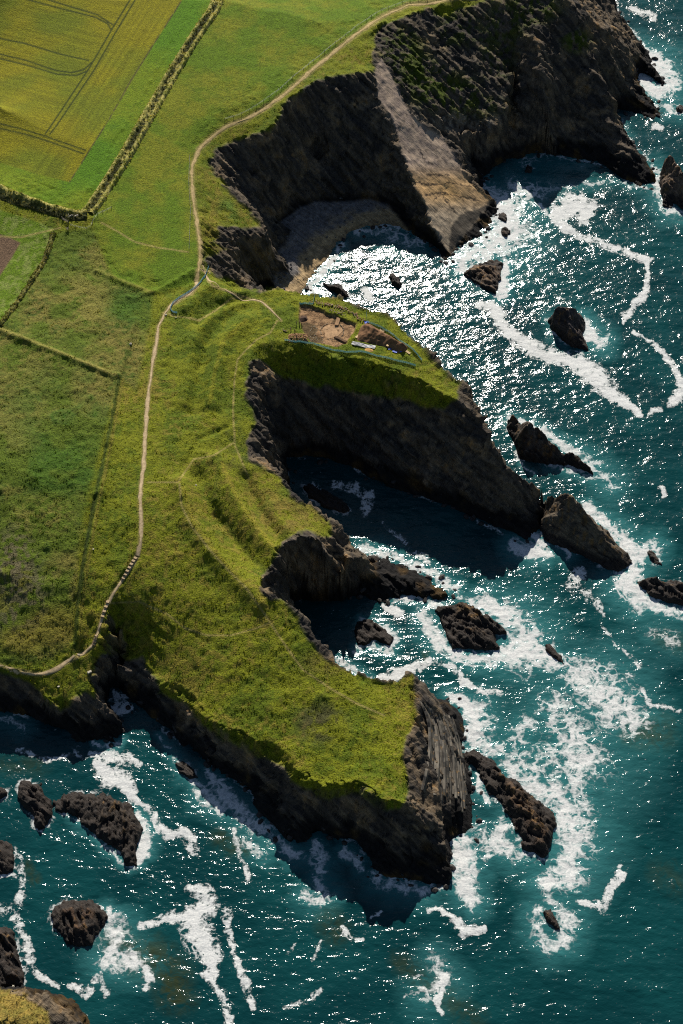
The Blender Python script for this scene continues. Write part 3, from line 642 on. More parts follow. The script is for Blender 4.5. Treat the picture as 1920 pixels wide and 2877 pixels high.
# ------------------------------------------------------------------ rocks standing in the sea
def rock_material():
    g = N('sea_rock'); col = g.attr('col').outputs['Color']; v = g.vec()
    vs_ = g.vec((7, .8, 2.5), (math.radians(15), 0, math.radians(-44)), tex=True); r1 = g.noise(1.0, 6, .7, vs_, .4); r2 = g.noise(.8, 6, .65, v)
    f = g.math('MULTIPLY', g.ramp(r1, .28, .75, .5, 1.5), g.ramp(r2, .3, .7, .7, 1.3))
    cc = g.mix(1.0, col, g.n('ShaderNodeCombineColor', i_0=f, i_1=f, i_2=f).outputs[0], 'MULTIPLY')
    g.bsdf(cc, .75, g.bump(g.math('ADD', g.math('MULTIPLY', r1, 1.5), g.math('MULTIPLY', r2, .5)), .8, .6), .25)
    return g.m
M_ROCK = rock_material()
ROCKS = []   # (outline, crests, dry colour, wet line, label)
def sea_rock(outline, crests, label, tone=(84,72,60), wet=3.0, rough=1.0, name='sea_rock', zs=1.0, strike=-42):
    P = [p[:2] for p in P3([(a[0], a[1], a[2] if len(a) > 2 else 0) + tuple(a[3:]) if len(a) > 2 else (a[0], a[1], 0) for a in outline], zs)]
    L = [P3(c, zs if name == 'sea_stack' else zs * .78) for c in crests]
    xs = [p[0] for p in P]; ys = [p[1] for p in P]
    size = max(max(xs) - min(xs), max(ys) - min(ys)); st = .3 if size < 14 else (.4 if size < 40 else .5); pad = 3.0
    x0, y0 = min(xs) - pad, min(ys) - pad; nx = int((max(xs) - x0 + pad) / st); ny = int((max(ys) - y0 + pad) / st)
    H = film(x0, y0, nx, ny, st, [P], L + [[(a, b, .55) for a, b in P + P[:1]]], sea=-2.0, iters=(40, 40, 60, 80))
    gx, gy = np.meshgrid(x0 + (np.arange(nx) + .5) * st, y0 + (np.arange(ny) + .5) * st)
    wx = (fbm(gx / 3, gy / 3, 21, 3) - .5) * 2.2 * rough; wy = (fbm(gx / 3, gy / 3, 22, 3) - .5) * 2.2 * rough
    z = sample(H, x0, y0, st, gx + wx, gy + wy)
    c_, s_ = math.cos(math.radians(strike)), math.sin(math.radians(strike))
    u = -s_ * gx + c_ * gy; v = c_ * gx + s_ * gy
    a = np.clip((z + 1.2) / 3, 0, 1) * rough
    wob = (fbm(gx / 5, gy / 5, 28, 2) - .5) * 1.4
    rg = lambda q_: 1 - np.abs(2 * q_ - 1)
    ub = u / 1.5 + wob; vb = v / 4.5 + (vn(u / 3, v / 9, 30) - .5)
    blk = hash2(np.floor(ub), np.floor(vb), 29) - .5; blk2 = hash2(np.floor(ub * 2.2), np.floor(vb * 2.4), 32) - .5
    z = z + ((rg(vn(u / 1.3 + wob, v / 16, 23)) - .5) * 1.3 + (rg(vn(u / .55 + wob * 2, v / 8, 24)) - .5) * .8 + blk * 1.5 + blk2 * .8 + (fbm(gx / 2.5, gy / 2.5, 25, 4, .6) - .5) * 1.8) * a * min(1.0, .55 + size / 60)
    keep = z > -1.6; k2 = keep.copy()
    for dj in (-1, 0, 1):
        for di in (-1, 0, 1): k2 |= np.roll(np.roll(keep, dj, 0), di, 1)
    id_ = np.full(z.shape, -1); id_[k2] = np.arange(k2.sum())
    f = np.stack([id_[:-1, :-1], id_[:-1, 1:], id_[1:, 1:], id_[1:, :-1]], -1).reshape(-1, 4); f = f[(f >= 0).all(1)]
    ox, oy = (min(xs) + max(xs)) / 2, (min(ys) + max(ys)) / 2
    co = np.stack([gx[k2] - ox, gy[k2] - oy, z[k2]], 1)
    o = obj_np(name, co, f, M_ROCK, loc=(ox, oy, 0)); tag(o, label, 'rock', None)
    X_, Y_, Z_ = gx[k2], gy[k2], z[k2]
    n = len(X_); pat = fbm(X_ / 3, Y_ / 3, 26, 3); col = np.tile(S(*tone), (n, 1)); col = mixc(col, sm(.45, .65, pat), S(*tone) * .6); col = mixc(col, sm(.6, .78, fbm(X_ / 1.1, Y_ / 1.1, 27, 2)) * .6, S(130,96,48))
    col = mixc(col, 1 - sm(wet, wet + 1.5, Z_ + (pat - .5) * 3), S(46,38,32)); attr_color(o, 'col', col)
    ROCKS.append((o, P)); return o
sea_rock([(1301,768),(1344,745),(1383,733),(1415,742),(1411,765),(1399,796),(1395,832),(1367,812),(1332,793)], [[(1306,766,1.8),(1351,759,3.6),(1392,750,2.4)],[(1351,759,3.6),(1392,816,1.4)]], 'low triangular brown rock awash just below the tip of the big pale slab', (120,98,78), 1.0)
sea_rock([(1090,775),(1105,769),(1122,788),(1125,800),(1117,813),(1102,801)], [[(1100,775,2),(1115,800,1.8)]], 'small dark rock alone in the glittering bay left of the triangular rock', wet=4)
sea_rock([(905,798),(930,803),(955,803),(974,820),(980,834),(955,834),(935,818)], [[(915,801,1.2),(950,808,3.2),(970,826,2.2)]], 'dark rock just off the beach behind the excavated headland', wet=4)
sea_rock([(857,808),(867,802),(872,811),(863,816)], [[(862,806,1.6),(866,810,1.2)]], 'tiny black rock at the edge of the lit beach', wet=4)
sea_rock([(1540,902),(1552,893),(1575,892),(1610,890),(1640,903),(1644,922),(1632,935),(1644,962),(1652,986),(1609,974),(1578,957),(1551,926)], [[(1560,868,9,),(1585,862,10.5),(1609,866,10),(1629,880,7)],[(1585,862,10.5),(1600,920,6.5),(1625,950,3.5),(1647,980,.8)],[(1629,880,7),(1634,905,2)]], 'dark ribbed sea stack with a white foam wake, right of the broad foam streak', (72,64,62), 2.5, name='sea_stack')
sea_rock([(1424,1201),(1430,1185),(1470,1215),(1500,1245),(1540,1262),(1590,1285),(1640,1302),(1670,1332),(1636,1320),(1593,1307),(1545,1303),(1506,1299),(1462,1290),(1446,1252)], [[(1440,1172,4.5),(1468,1190,5.5),(1492,1184,13),(1517,1212,9.5),(1553,1248,6),(1581,1277,3)],[(1581,1277,3),(1600,1271,3.6),(1630,1297,2.2),(1664,1324,.8)],[(1458,1225,6),(1492,1184,13)]], 'wedge shaped sea stack whose thin ridge trails to the right, off the middle headland', (86,76,66), 2.0, name='sea_stack')
sea_rock([(1517,1482),(1526,1440),(1545,1432),(1575,1452),(1610,1462),(1650,1475),(1690,1500),(1730,1535),(1765,1560),(1777,1584),(1737,1608),(1695,1594),(1640,1562),(1585,1542),(1535,1522)], [[(1521,1358,13.5),(1540,1385,11),(1557,1404,9.5),(1580,1392,14),(1604,1388,17)],[(1604,1388,17),(1636,1427,15),(1690,1500,9),(1745,1565,3)],[(1640,1440,14),(1690,1478,8.5),(1740,1535,4),(1768,1575,1.5)],[(1530,1450,6),(1560,1490,4)]], 'big slabby sea stack leaning at the end of the middle headland', (100,88,72), 2.0, .8, 'sea_stack')
sea_rock([(1787,1634),(1822,1630),(1870,1637),(1920,1640),(1965,1645),(1965,1722),(1920,1705),(1873,1693),(1826,1673)], [[(1800,1633,2.5),(1822,1627,4.5),(1880,1636,5),(1960,1650,5)],[(1830,1660,2.5),(1920,1690,3)]], 'long dark ridge of rock cut by the right edge of the picture', (66,58,52), 3.0)
sea_rock([(1226,1715),(1278,1702),(1309,1696),(1352,1720),(1395,1750),(1427,1784),(1389,1784),(1401,1828),(1340,1822),(1272,1822),(1252,1771)], [[(1240,1718,2.5),(1278,1700,4.5),(1303,1690,6),(1352,1722,5.5),(1418,1780,1.2)],[(1300,1760,4),(1385,1810,2)],[(1270,1800,2),(1340,1790,3.2)]], 'broad brown rock ringed by surf below the reef of the small headland', (84,66,46), 3.0)
sea_rock([(1004,1745),(1035,1741),(1062,1758),(1108,1790),(1098,1815),(1050,1800),(1008,1814),(998,1780)], [[(1015,1752,2.6),(1045,1765,1.8),(1090,1798,.8)],[(1010,1790,1.6),(1030,1780,1.4)]], 'low weedy rock half in shadow at the mouth of the dark cove', wet=4)
sea_rock([(1296,2112),(1346,2117),(1382,2134),(1413,2180),(1445,2189),(1471,2221),(1516,2256),(1556,2287),(1562,2323),(1547,2354),(1548,2377),(1529,2414),(1514,2408),(1466,2381),(1456,2341),(1434,2305),(1407,2252),(1376,2234),(1358,2194),(1337,2160),(1304,2146)], [[(1310,2128,1.2),(1346,2136,2.2),(1391,2162,3.5),(1458,2229,5.5),(1502,2285,6),(1530,2350,4.5),(1525,2395,2)],[(1420,2240,2.2),(1480,2340,3.0)]], 'long brown reef pointing down from the tip of the lower headland', (86,66,48), 2.6, 1.15, 'reef')
sea_rock([(1526,2559),(1546,2556),(1563,2585),(1573,2616),(1558,2614),(1540,2590)], [[(1538,2565,1.6),(1560,2600,1.3)]], 'tiny brown rock in a ring of foam below the long reef', (110,72,44), 1.0)
sea_rock([(57,2195),(77,2192),(95,2202),(119,2201),(125,2236),(148,2247),(145,2286),(134,2320),(111,2336),(95,2316),(95,2293),(69,2270),(51,2236)], [[(75,2203,3),(100,2225,3.8),(120,2262,3.8),(118,2310,3)],[(70,2235,2.5),(90,2275,2.4)]], 'black rock at lower left, narrower of the two beside the foam raft', (48,42,38), 6)
sea_rock([(153,2252),(191,2231),(230,2229),(287,2231),(325,2248),(367,2260),(384,2297),(400,2331),(388,2373),(384,2400),(388,2432),(352,2432),(341,2392),(306,2374),(260,2343),(228,2305),(199,2290),(155,2279)], [[(175,2258,2.5),(215,2248,4),(287,2252,5),(345,2275,5),(368,2330,4.5),(368,2410,3)],[(260,2310,3),(320,2350,3.4)],[(190,2272,2),(240,2290,2.6)]], 'broad ribbed brown and black rock at lower left below the foam raft', (70,56,40), 3.4, 1.1, strike=-88)
sea_rock([(-45,2352),(10,2362),(30,2380),(39,2410),(41,2440),(20,2456),(-45,2462)], [[(-30,2380,5),(8,2400,4),(15,2435,2.5)]], 'dark rock cut by the left edge, below the black narrow rock', (70,56,44), 3)
sea_rock([(144,2572),(161,2545),(199,2531),(260,2532),(302,2560),(303,2583),(270,2629),(264,2654),(214,2662),(184,2646),(152,2602)], [[(170,2565,3),(215,2548,4.5),(280,2565,4)],[(200,2610,4),(250,2600,4.2),(245,2645,2)]], 'rounded brown rock near the lower left corner with surf on its right', (84,62,44), 2.6, strike=-70)
sea_rock([(-45,2598),(20,2603),(40,2620),(47,2650),(51,2690),(72,2738),(62,2768),(0,2774),(-45,2774)], [[(-30,2625,6),(20,2630,5),(30,2690,4.5),(40,2745,3)]], 'steep dark rock on the left edge above the corner headland', (80,66,56), 3)
sea_rock([(1853,490),(1862,470),(1880,480),(1905,500),(1965,520),(1965,620),(1920,592),(1892,566),(1882,586),(1862,580)], [[(1866,446,9),(1880,436,12),(1897,462,11),(1917,491,10),(1960,510,9)],[(1862,500,5),(1872,560,1.5)]], 'jagged brown sea stack at the upper right edge of the picture', (112,94,78), 2, name='sea_stack')
sea_rock([(1898,302),(1910,297),(1920,306),(1918,318),(1905,314)], [[(1905,304,2),(1914,310,1.6)]], 'tiny rock in surf by the right edge, beyond the upper spurs', wet=3)
sea_rock([(1474,470),(1486,464),(1498,474),(1494,486),(1478,486)], [[(1482,472,2.2),(1492,480,1.8)]], 'dark boulder in the shaded surf right of the pale slab', wet=4)
sea_rock([(1816,1555),(1830,1548),(1850,1566),(1858,1588),(1836,1582)], [[(1826,1556,1.5),(1848,1578,1.2)]], 'low rock awash off the tip of the big slabby stack', (100,80,64), 1)
sea_rock([(1528,1815),(1548,1812),(1576,1840),(1588,1868),(1566,1858),(1540,1836)], [[(1540,1820,1.4),(1572,1852,1.1)]], 'thin rock awash in the white surf right of the broad brown rock', (96,74,56), 1)
sea_rock([(1400,600),(1415,597),(1428,614),(1424,626),(1408,622)], [[(1410,606,1.8),(1420,616,1.5)]], 'small rock in the surf beside the wet end of the pale slab', (104,84,70), 1)
sea_rock([(1408,645),(1422,642),(1434,656),(1428,666),(1412,660)], [[(1418,650,1.5),(1426,659,1.3)]], 'smallest surf washed rock below the wet end of the pale slab', (104,84,70), 1)
sea_rock([(853,1366),(876,1361),(930,1389),(976,1419),(987,1436),(964,1442),(914,1426),(868,1396)], [[(870,1370,1.6),(930,1400,2.4),(972,1430,1.4)]], 'long dark rock lying in the shaded water of the middle bay', wet=4)
sea_rock([(1030,1568),(1060,1566),(1068,1580),(1058,1590),(1034,1584)], [[(1040,1570,3),(1058,1578,2.6)]], 'dark boulder in the glinting wash beside the small headland', wet=4)
sea_rock([(492,2150),(515,2142),(545,2165),(556,2188),(530,2186),(505,2172)], [[(505,2152,1.2),(540,2176,1.2)]], 'low rock at the edge of shadow under the lower headland cliff', wet=4)
sea_rock([(-30,2216),(6,2214),(20,2224),(22,2238),(8,2244),(-30,2246)], [[(-20,2225,2),(10,2229,1.8)]], 'small brown rock on the left edge beside the black narrow rock', (80,62,48), 2)

# ------------------------------------------------------------------ the sea, its foam and weed patches (photo lines, half width, strength)
FOAM = [
 ([(1352,858),(1398,868),(1403,905),(1440,945),(1500,982),(1560,1002),(1620,1014),(1662,1050),(1700,1080),(1732,1115),(1800,1162)], [12,17,16,17,22,19,26,34,26,20,7], 1.6),
 ([(1560,600),(1610,575),(1660,580),(1640,610)], [22,34,26,20], 1.5), ([(1515,575),(1560,622),(1633,664),(1695,686),(1756,706),(1826,728)], [8,12,10,10,11,8], 1.15),
 ([(1770,716),(1817,734),(1824,762),(1812,824),(1780,862),(1755,890),(1752,912)], [9,10,8,11,12,12,5], 1.25), ([(1780,930),(1841,971),(1878,1008),(1903,1050),(1915,1090),(1897,1126)], [6,7,9,11,16,18], 1.15),
 ([(1830,1160),(1858,1152)], [9,9], 1.0), ([(1772,22),(1800,38),(1835,46),(1838,60)], [9,8,10,6], 1.1), ([(1838,356),(1856,362)], [10,9], 1.5), ([(1026,818),(1040,836)], [13,12], 1.5), ([(1856,1372),(1866,1388)], [12,9], 1.2),
 ([(318,1995),(345,1985),(368,1990)], [16,22,10], 1.6), ([(326,1945),(345,1970)], [9,20], 1.3),
 ([(255,2118),(290,2128),(340,2130),(385,2145)], [12,22,22,14], 1.25), ([(275,2150),(300,2180),(340,2195),(370,2225),(390,2252)], [16,30,28,18,9], 1.6), ([(395,2255),(420,2278),(440,2312),(470,2345),(505,2336),(535,2358),(545,2385)], [5,11,15,15,14,18,16], 1.35),
 ([(50,2108),(90,2122),(130,2138),(165,2128),(205,2112),(235,2130)], [7,10,10,6,8,8], .72),
 ([(540,2500),(575,2510),(590,2540),(545,2575),(560,2640),(590,2690),(600,2735)], [16,24,26,44,42,34,16], 1.35), ([(390,2600),(440,2590),(500,2575)], [10,12,22], 1.2), ([(635,2570),(645,2640),(665,2700),(695,2770),(712,2830)], [14,9,12,14,8], 1.1), ([(575,2735),(620,2790),(640,2830),(645,2890)], [12,12,14,16], 1.0),
 ([(1205,2560),(1240,2555),(1275,2585),(1310,2620),(1360,2610)], [6,9,12,15,9], 1.3), ([(1738,2440),(1745,2460),(1715,2500),(1700,2550),(1660,2542),(1625,2532)], [9,15,13,15,11,9], 1.35), ([(1250,2745),(1232,2780),(1226,2830),(1245,2850)], [16,13,9,6], 1.3), ([(1140,2800),(1180,2790)], [10,8], .7), ([(1165,2745),(1190,2740)], [5,4], .9),
 ([(965,2612),(995,2640),(1025,2640)], [9,8,6], 1.0), ([(1045,2580),(1075,2560)], [5,7], .9),
 ([(1075,1915),(1110,1895),(1150,1885),(1190,1862),(1210,1855)], [16,20,16,13,9], 1.6), ([(1215,1858),(1270,1872),(1300,1908),(1350,1948),(1400,1948)], [9,9,10,12,12], 1.0), ([(1080,1705),(1110,1716),(1128,1718)], [8,15,10], 1.6), ([(1605,1640),(1630,1615)], [18,20], 1.1), ([(1640,1660),(1680,1700),(1690,1730)], [10,11,7], .8), ([(1690,1760),(1740,1820),(1800,1870)], [5,5,8], .65), ([(1760,1890),(1800,1930),(1830,1980),(1915,2000)], [8,7,8,7], .75),
 ([(0,2555),(30,2560),(55,2600),(70,2640),(85,2690),(110,2740),(160,2770)], [16,22,16,14,16,14,10], .95), ([(45,2385),(60,2420),(65,2480),(55,2530)], [7,9,14,14], .8), ([(0,2460),(40,2458)], [8,8], 1.0), ([(200,2765),(245,2790),(280,2740),(295,2790)], [10,14,10,12], .8), ([(405,2720),(418,2750),(412,2775)], [12,18,10], 1.2),
 ([(940,1358),(1000,1372),(1040,1395),(1025,1440)], [10,18,18,14], 1.0), ([(1080,1470),(1130,1520),(1180,1560),(1205,1578)], [7,10,13,8], .62),
 ([(810,2680),(830,2650)], [5,5], .6), ([(660,2330),(668,2390),(690,2440),(700,2470)], [9,6,11,9], .8), ([(880,2700),(900,2660),(905,2640)], [6,6,4], .6), ([(800,2825),(860,2815),(900,2780)], [8,10,8], .6),
]
SURF = [  # lacy broken water
 ([(1375,540),(1420,600),(1420,660),(1370,700),(1310,725),(1290,750)], [30,60,60,50,36,20], .92), ([(1440,520),(1500,540),(1560,530)], [26,34,20], .7), ([(1480,450),(1560,430),(1640,455)], [24,26,16], .62), ([(1330,720),(1400,720),(1470,650)], [40,50,36], .72),
 ([(1420,742),(1410,800),(1405,832)], [18,18,12], 1.0), ([(1640,890),(1655,930),(1690,960),(1650,950)], [14,24,22,18], 1.05), ([(1540,900),(1555,935),(1590,965)], [12,12,10], .7),
 ([(1430,1180),(1500,1195),(1560,1230),(1620,1275),(1680,1320),(1720,1360)], [14,12,14,18,24,26], .85), ([(1545,1308),(1620,1325),(1680,1340)], [10,10,14], .8), ([(1462,1300),(1500,1330)], [5,5], .8),
 ([(1640,1420),(1700,1470),(1750,1530),(1790,1560),(1830,1540)], [12,24,30,34,26], 1.0), ([(1780,1600),(1760,1640),(1800,1690),(1860,1710),(1920,1715)], [30,40,30,18,16], .98), ([(1445,1535),(1500,1548),(1540,1558)], [22,26,16], .95), ([(1490,1490),(1530,1530)], [10,14], .85), ([(1560,1520),(1600,1560)], [16,16], .7),
 ([(1315,1690),(1370,1700),(1430,1745),(1480,1790),(1440,1830),(1380,1850),(1320,1850),(1280,1840)], [16,34,50,50,50,30,24,18], 1.02), ([(1190,1720),(1210,1770),(1240,1810),(1270,1830)], [20,26,26,18], .85), ([(1500,1830),(1560,1860),(1590,1870)], [36,36,24], .88), ([(1440,1870),(1480,1890)], [24,24], .7),
 ([(1600,1880),(1660,1920),(1740,1990),(1780,2030)], [44,80,80,50], .82), ([(1560,1990),(1600,2060),(1640,2140),(1560,2130)], [60,80,90,70], .8), ([(1480,2040),(1440,2110),(1500,2150)], [36,50,60], .8), ([(1830,1780),(1890,1800)], [26,30], .55),
 ([(1270,1960),(1310,1980),(1335,2030),(1330,2080),(1370,2100),(1400,2110)], [18,26,34,40,26,20], 1.12), ([(1350,1990),(1370,2050)], [36,36], .85), ([(1420,2150),(1480,2190),(1540,2240)], [20,36,50], .95), ([(1560,2230),(1600,2300),(1610,2380),(1590,2450),(1540,2480)], [50,66,66,60,36], 1.02), ([(1620,2190),(1640,2290),(1640,2380)], [40,44,36], .85), ([(1490,2400),(1440,2400),(1400,2370),(1420,2310)], [24,28,34,26], .85),
 ([(1345,2180),(1350,2230),(1370,2250)], [10,14,10], 1.1), ([(1300,2370),(1300,2430),(1310,2490),(1330,2540)], [36,46,36,24], 1.02), ([(1350,2330),(1370,2400)], [24,24], .7), ([(1540,2530),(1600,2580),(1590,2640),(1550,2660),(1510,2620),(1510,2560)], [26,32,30,30,26,26], .8), ([(1220,2690),(1260,2760),(1200,2790)], [26,30,36], .62),
 ([(590,2170),(640,2240),(690,2300),(750,2340),(820,2400),(880,2420)], [20,30,28,26,20,14], .82), ([(545,2190),(580,2240),(620,2270)], [14,26,22], .9), ([(690,2370),(740,2400)], [18,18], .8), ([(890,2370),(905,2430),(900,2490)], [16,24,22], .82), ([(960,2390),(1010,2410),(1010,2440)], [16,18,14], .8), ([(1060,2470),(1120,2480),(1200,2510)], [26,30,22], .8), ([(860,2520),(900,2530),(945,2510)], [22,26,18], .75),
 ([(300,2550),(320,2590),(330,2640),(300,2700),(380,2700)], [14,36,40,34,34], .86), ([(385,2290),(410,2340),(395,2400),(390,2420)], [16,22,20,10], 1.05), ([(215,2300),(250,2320)], [14,16], .85), ([(270,2350),(340,2420),(370,2440)], [10,10,8], .8), ([(450,2070),(480,2110),(530,2180),(560,2210)], [9,12,18,14], .72),
 ([(1010,1748),(1040,1750),(1110,1795),(1100,1820),(1030,1815),(1000,1830)], [8,14,16,14,12,10], .8), ([(1010,1540),(1060,1558),(1130,1572),(1200,1602),(1280,1655),(1285,1675)], [12,24,14,14,16,14], .88), ([(1110,1690),(1170,1680),(1240,1695)], [10,12,12], .85), ([(965,1865),(1000,1890),(1040,1905)], [12,12,9], .85), ([(935,1840),(950,1855)], [8,8], .7),
 ([(1790,130),(1850,190),(1880,240)], [20,40,36], 1.0), ([(1800,210),(1820,240),(1850,260)], [16,26,24], 1.05), ([(1740,85),(1775,110)], [10,14], .95), ([(1880,300),(1915,310)], [20,18], .9), ([(1840,480),(1860,530),(1880,590),(1915,600)], [20,26,22,16], .9), ([(1740,340),(1760,380)], [10,10], .7), ([(1560,530),(1740,510),(1790,525)], [10,8,12], .6),
 ([(965,690),(935,740),(890,770),(870,810),(880,825)], [10,10,10,8,10], 1.0), ([(1010,655),(1060,645),(1130,640)], [14,20,14], .7), ([(1180,680),(1100,668)], [26,26], .7), ([(0,2010),(60,2040)], [20,20], .55), ([(268,2085),(310,2100),(345,2080)], [6,9,7], .9), ([(1690,380),(1800,440)], [6,8], .6),
]
WEED = [([(430,2680),(480,2740),(500,2800)], [50,60,50], 1), ([(330,2650),(400,2700)], [50,50], .8), ([(620,2360),(680,2390)], [30,30], .8), ([(920,2590),(950,2620)], [40,40], .7), ([(1780,2060),(1850,2060)], [40,50], .8), ([(1200,1835),(1200,1850)], [12,12], .7), ([(80,2430),(100,2470)], [14,18], .7), ([(20,2150),(110,2155)], [30,30], .5), ([(1860,2450),(1900,2480)], [40,40], .5), ([(1850,1790),(1915,1810)], [26,30], .5), ([(1120,2700),(1250,2800),(1330,2860)], [30,40,40], .6), ([(1430,580),(1460,640)], [20,30], .35)]
sx_ = axis(-110, 2010, 760, 7); sy_ = axis(-50, 2925, 1080, 7)
SPX, SPY = np.meshgrid(sx_, sy_)
sX, sY, _ = un(SPX, np.maximum(SPY, -1150), 0.0)
keep = sample(HF, GX0, GY0, GST, sX, sY) < 2.2
far = (SPX < -110) | (SPX > 2010) | (SPY < -50) | (SPY > 2925)
keep |= far & (sX > 60)
id_ = np.full(keep.shape, -1); id_[keep] = np.arange(keep.sum())
sf = np.stack([id_[:-1, :-1], id_[:-1, 1:], id_[1:, 1:], id_[1:, :-1]], -1).reshape(-1, 4); sf = sf[(sf >= 0).all(1)][:, ::-1]
px_, py_, wx_, wy_ = SPX[keep], SPY[keep], sX[keep], sY[keep]
# wander of foam edges, and how it tears apart
jx = (fbm(px_ / 26, py_ / 26, 201, 4, .6) - .5) * 26; jy = (fbm(px_ / 26, py_ / 26, 211, 4, .6) - .5) * 26
fo = np.zeros(px_.shape); turb = np.zeros(px_.shape); weed = np.zeros(px_.shape)
def stroke(acc, L, w, k, a, b, soft=1.0):
    m = max(w) * 2.2 + 30
    def f(u, v):
        d, ww = dline(u, v, L, w); return k * np.clip(1.2 - d / np.maximum(ww, .1) * .85 * soft, 0, 1)
    return np.maximum(acc, near(a, b, L, m, f, 0))
for L, w, k in FOAM: fo = stroke(fo, L, w, k, px_ + jx * .8, py_ + jy * .8)
surf = np.zeros(px_.shape)
for L, w, k in SURF: surf = stroke(surf, L, [a * 1.15 for a in w], k, px_ + jx * 1.3, py_ + jy * 1.3, 1.0); turb = stroke(turb, L, [a * 1.5 for a in w], min(k, 1), px_ + jx, py_ + jy, .7)
fo *= .52 + .66 * fbm(wx_ / 6, wy_ / 6, 281, 3)
surf *= .62 + .7 * fbm(wx_ / 14, wy_ / 14, 271, 3)
for L, w, k in WEED: weed = stroke(weed, L, w, k, px_ + jx, py_ + jy)
for o, P in ROCKS:
    d = near(wx_, wy_, P, 7, lambda a, b: dline(a, b, P, closed=True), 99); surf = np.maximum(surf, .72 * np.clip(1 - d / 3.2, 0, 1) * sm(.25, .6, fbm(wx_ / 6, wy_ / 6, 221, 2)))
d = np.full(px_.shape, 99.0)
for i in range(len(shoreW) - 1):
    sg = [shoreW[i], shoreW[i + 1]]; d = np.minimum(d, near(wx_, wy_, sg, 5, lambda a, b: dline(a, b, sg), 99))
surf = np.maximum(surf, .66 * np.clip(1 - d / 2.6, 0, 1) * sm(.3, .62, fbm(wx_ / 8, wy_ / 8, 231, 2)))
# swell and chop
ch = (fbm(wx_ / 9 + wy_ / 30, wy_ / 4.5, 241, 3) - .5) * .55 + (fbm(wx_ / 2.6, wy_ / 1.5, 251, 2) - .5) * .24
wz_ = ch * (1 - .4 * sm(1.0, 1.3, fo)) + .12 * sm(.7, 1.2, fo) * fbm(wx_ / 1.5, wy_ / 1.5, 261, 2)

def sea_material():
    g = N('sea_water'); foam = g.attr('foam').outputs['Fac']; turb = g.attr('turb').outputs['Fac']; weed = g.attr('weed').outputs['Fac']
    v = g.vec(); va = g.vec((.75, 1.25, 1.0), (0, 0, math.radians(14)))
    big = g.noise(.035, 3, .5, v); mid = g.noise(.3, 5, .6, v, .8); fine = g.noise(1.7, 4, .6, v, .5)
    # solid rafts with ragged edges; broken water as a web of bent cell walls that closes up where the surf is thick
    nz = g.n('ShaderNodeTexNoise'); nz.inputs['Scale'].default_value = .22; nz.inputs['Detail'].default_value = 4; g.set(nz.inputs['Vector'], v)
    sc = g.n('ShaderNodeVectorMath', operation='SCALE'); g.set(sc.inputs[0], nz.outputs['Color']); sc.inputs['Scale'].default_value = 9.0
    wv = g.n('ShaderNodeVectorMath', operation='ADD'); g.set(wv.inputs[0], v); g.set(wv.inputs[1], sc.outputs[0])
    def web(scale, wid):
        vo = g.n('ShaderNodeTexVoronoi', feature='DISTANCE_TO_EDGE'); vo.inputs['Scale'].default_value = scale; g.set(vo.inputs['Vector'], wv.outputs[0]); return g.ramp(vo.outputs[0], 0.0, wid, 1.0, 0.0)
    s3 = g.noise(1.5, 4, .65, v, .5); s4 = g.noise(.3, 4, .6, wv.outputs[0], .3)
    tex = g.math('ADD', g.math('ADD', g.math('MULTIPLY', web(.17, .3), .5), g.math('MULTIPLY', web(.42, .3), .34)), g.math('ADD', g.math('MULTIPLY', s3, .45), g.math('MULTIPLY', s4, .5)))
    surf = g.attr('surf').outputs['Fac']
    lev = g.math('MULTIPLY_ADD', surf, 2.4, g.math('MULTIPLY_ADD', tex, 1.9, -3.2))
    msurf = g.math('MULTIPLY', g.ramp(lev, -.25, 1.15), g.ramp(surf, .05, .3))
    edge = g.math('ADD', g.math('MULTIPLY', mid, .5), g.math('MULTIPLY', s3, .55))
    msol = g.ramp(g.math('ADD', foam, g.math('ADD', g.math('MULTIPLY', g.math('SUBTRACT', edge, .52), 2.3), g.math('MULTIPLY_ADD', tex, 1.1, -.95))), .36, 1.12)
    msol = g.math('MULTIPLY', g.math('MULTIPLY', msol, g.ramp(foam, .08, .35)), g.ramp(g.math('ADD', tex, g.math('MULTIPLY', foam, .55)), .75, 1.45, .35, 1.0)); mask = g.math('MAXIMUM', msol, msurf)
    # stray foam flecks on open water, also white dots painted as sun glitter
    fleck_glint = g.math('MULTIPLY', g.ramp(g.noise(.85, 2, .5, va), .70, .76), g.ramp(g.noise(.12, 3, .6, v), .42, .66))
    mask = g.math('MAXIMUM', mask, g.math('MULTIPLY', fleck_glint, .75))
    deep = g.mix(g.ramp(big, .35, .65), (.002, .029, .032), (.0036, .043, .045))
    deep = g.mix(g.math('MULTIPLY', turb, .55, clamp=True), deep, (.05, .215, .215))
    deep = g.mix(g.math('MULTIPLY', g.math('MULTIPLY', weed, .85), g.ramp(mid, .3, .6), clamp=True), deep, (.028, .034, .012))
    wh = g.mix(g.ramp(fine, .35, .7), (.46, .47, .46), (.62, .61, .58))
    col = g.mix(mask, deep, wh)
    h1 = g.noise(.66, 1.5, .5, va, .3); h2 = g.noise(1.9, 1.0, .5, va, .2)
    h = g.math('ADD', g.math('MULTIPLY', h1, 1.0), g.math('MULTIPLY', h2, .5))
    nrm = g.bump(h, 1.0, WAVE)
    rough = g.math('ADD', g.math('MULTIPLY', mask, .7), .10)
    g.bsdf(col, rough, nrm, .25, IOR=1.33)
    return g.m
WAVE = .14
sea = obj_np('sea', np.stack([wx_, wy_, wz_], 1), sf, sea_material()); tag(sea, kind='structure')
attr_float(sea, 'foam', fo); attr_float(sea, 'turb', turb); attr_float(sea, 'weed', weed); attr_float(sea, 'surf', surf)

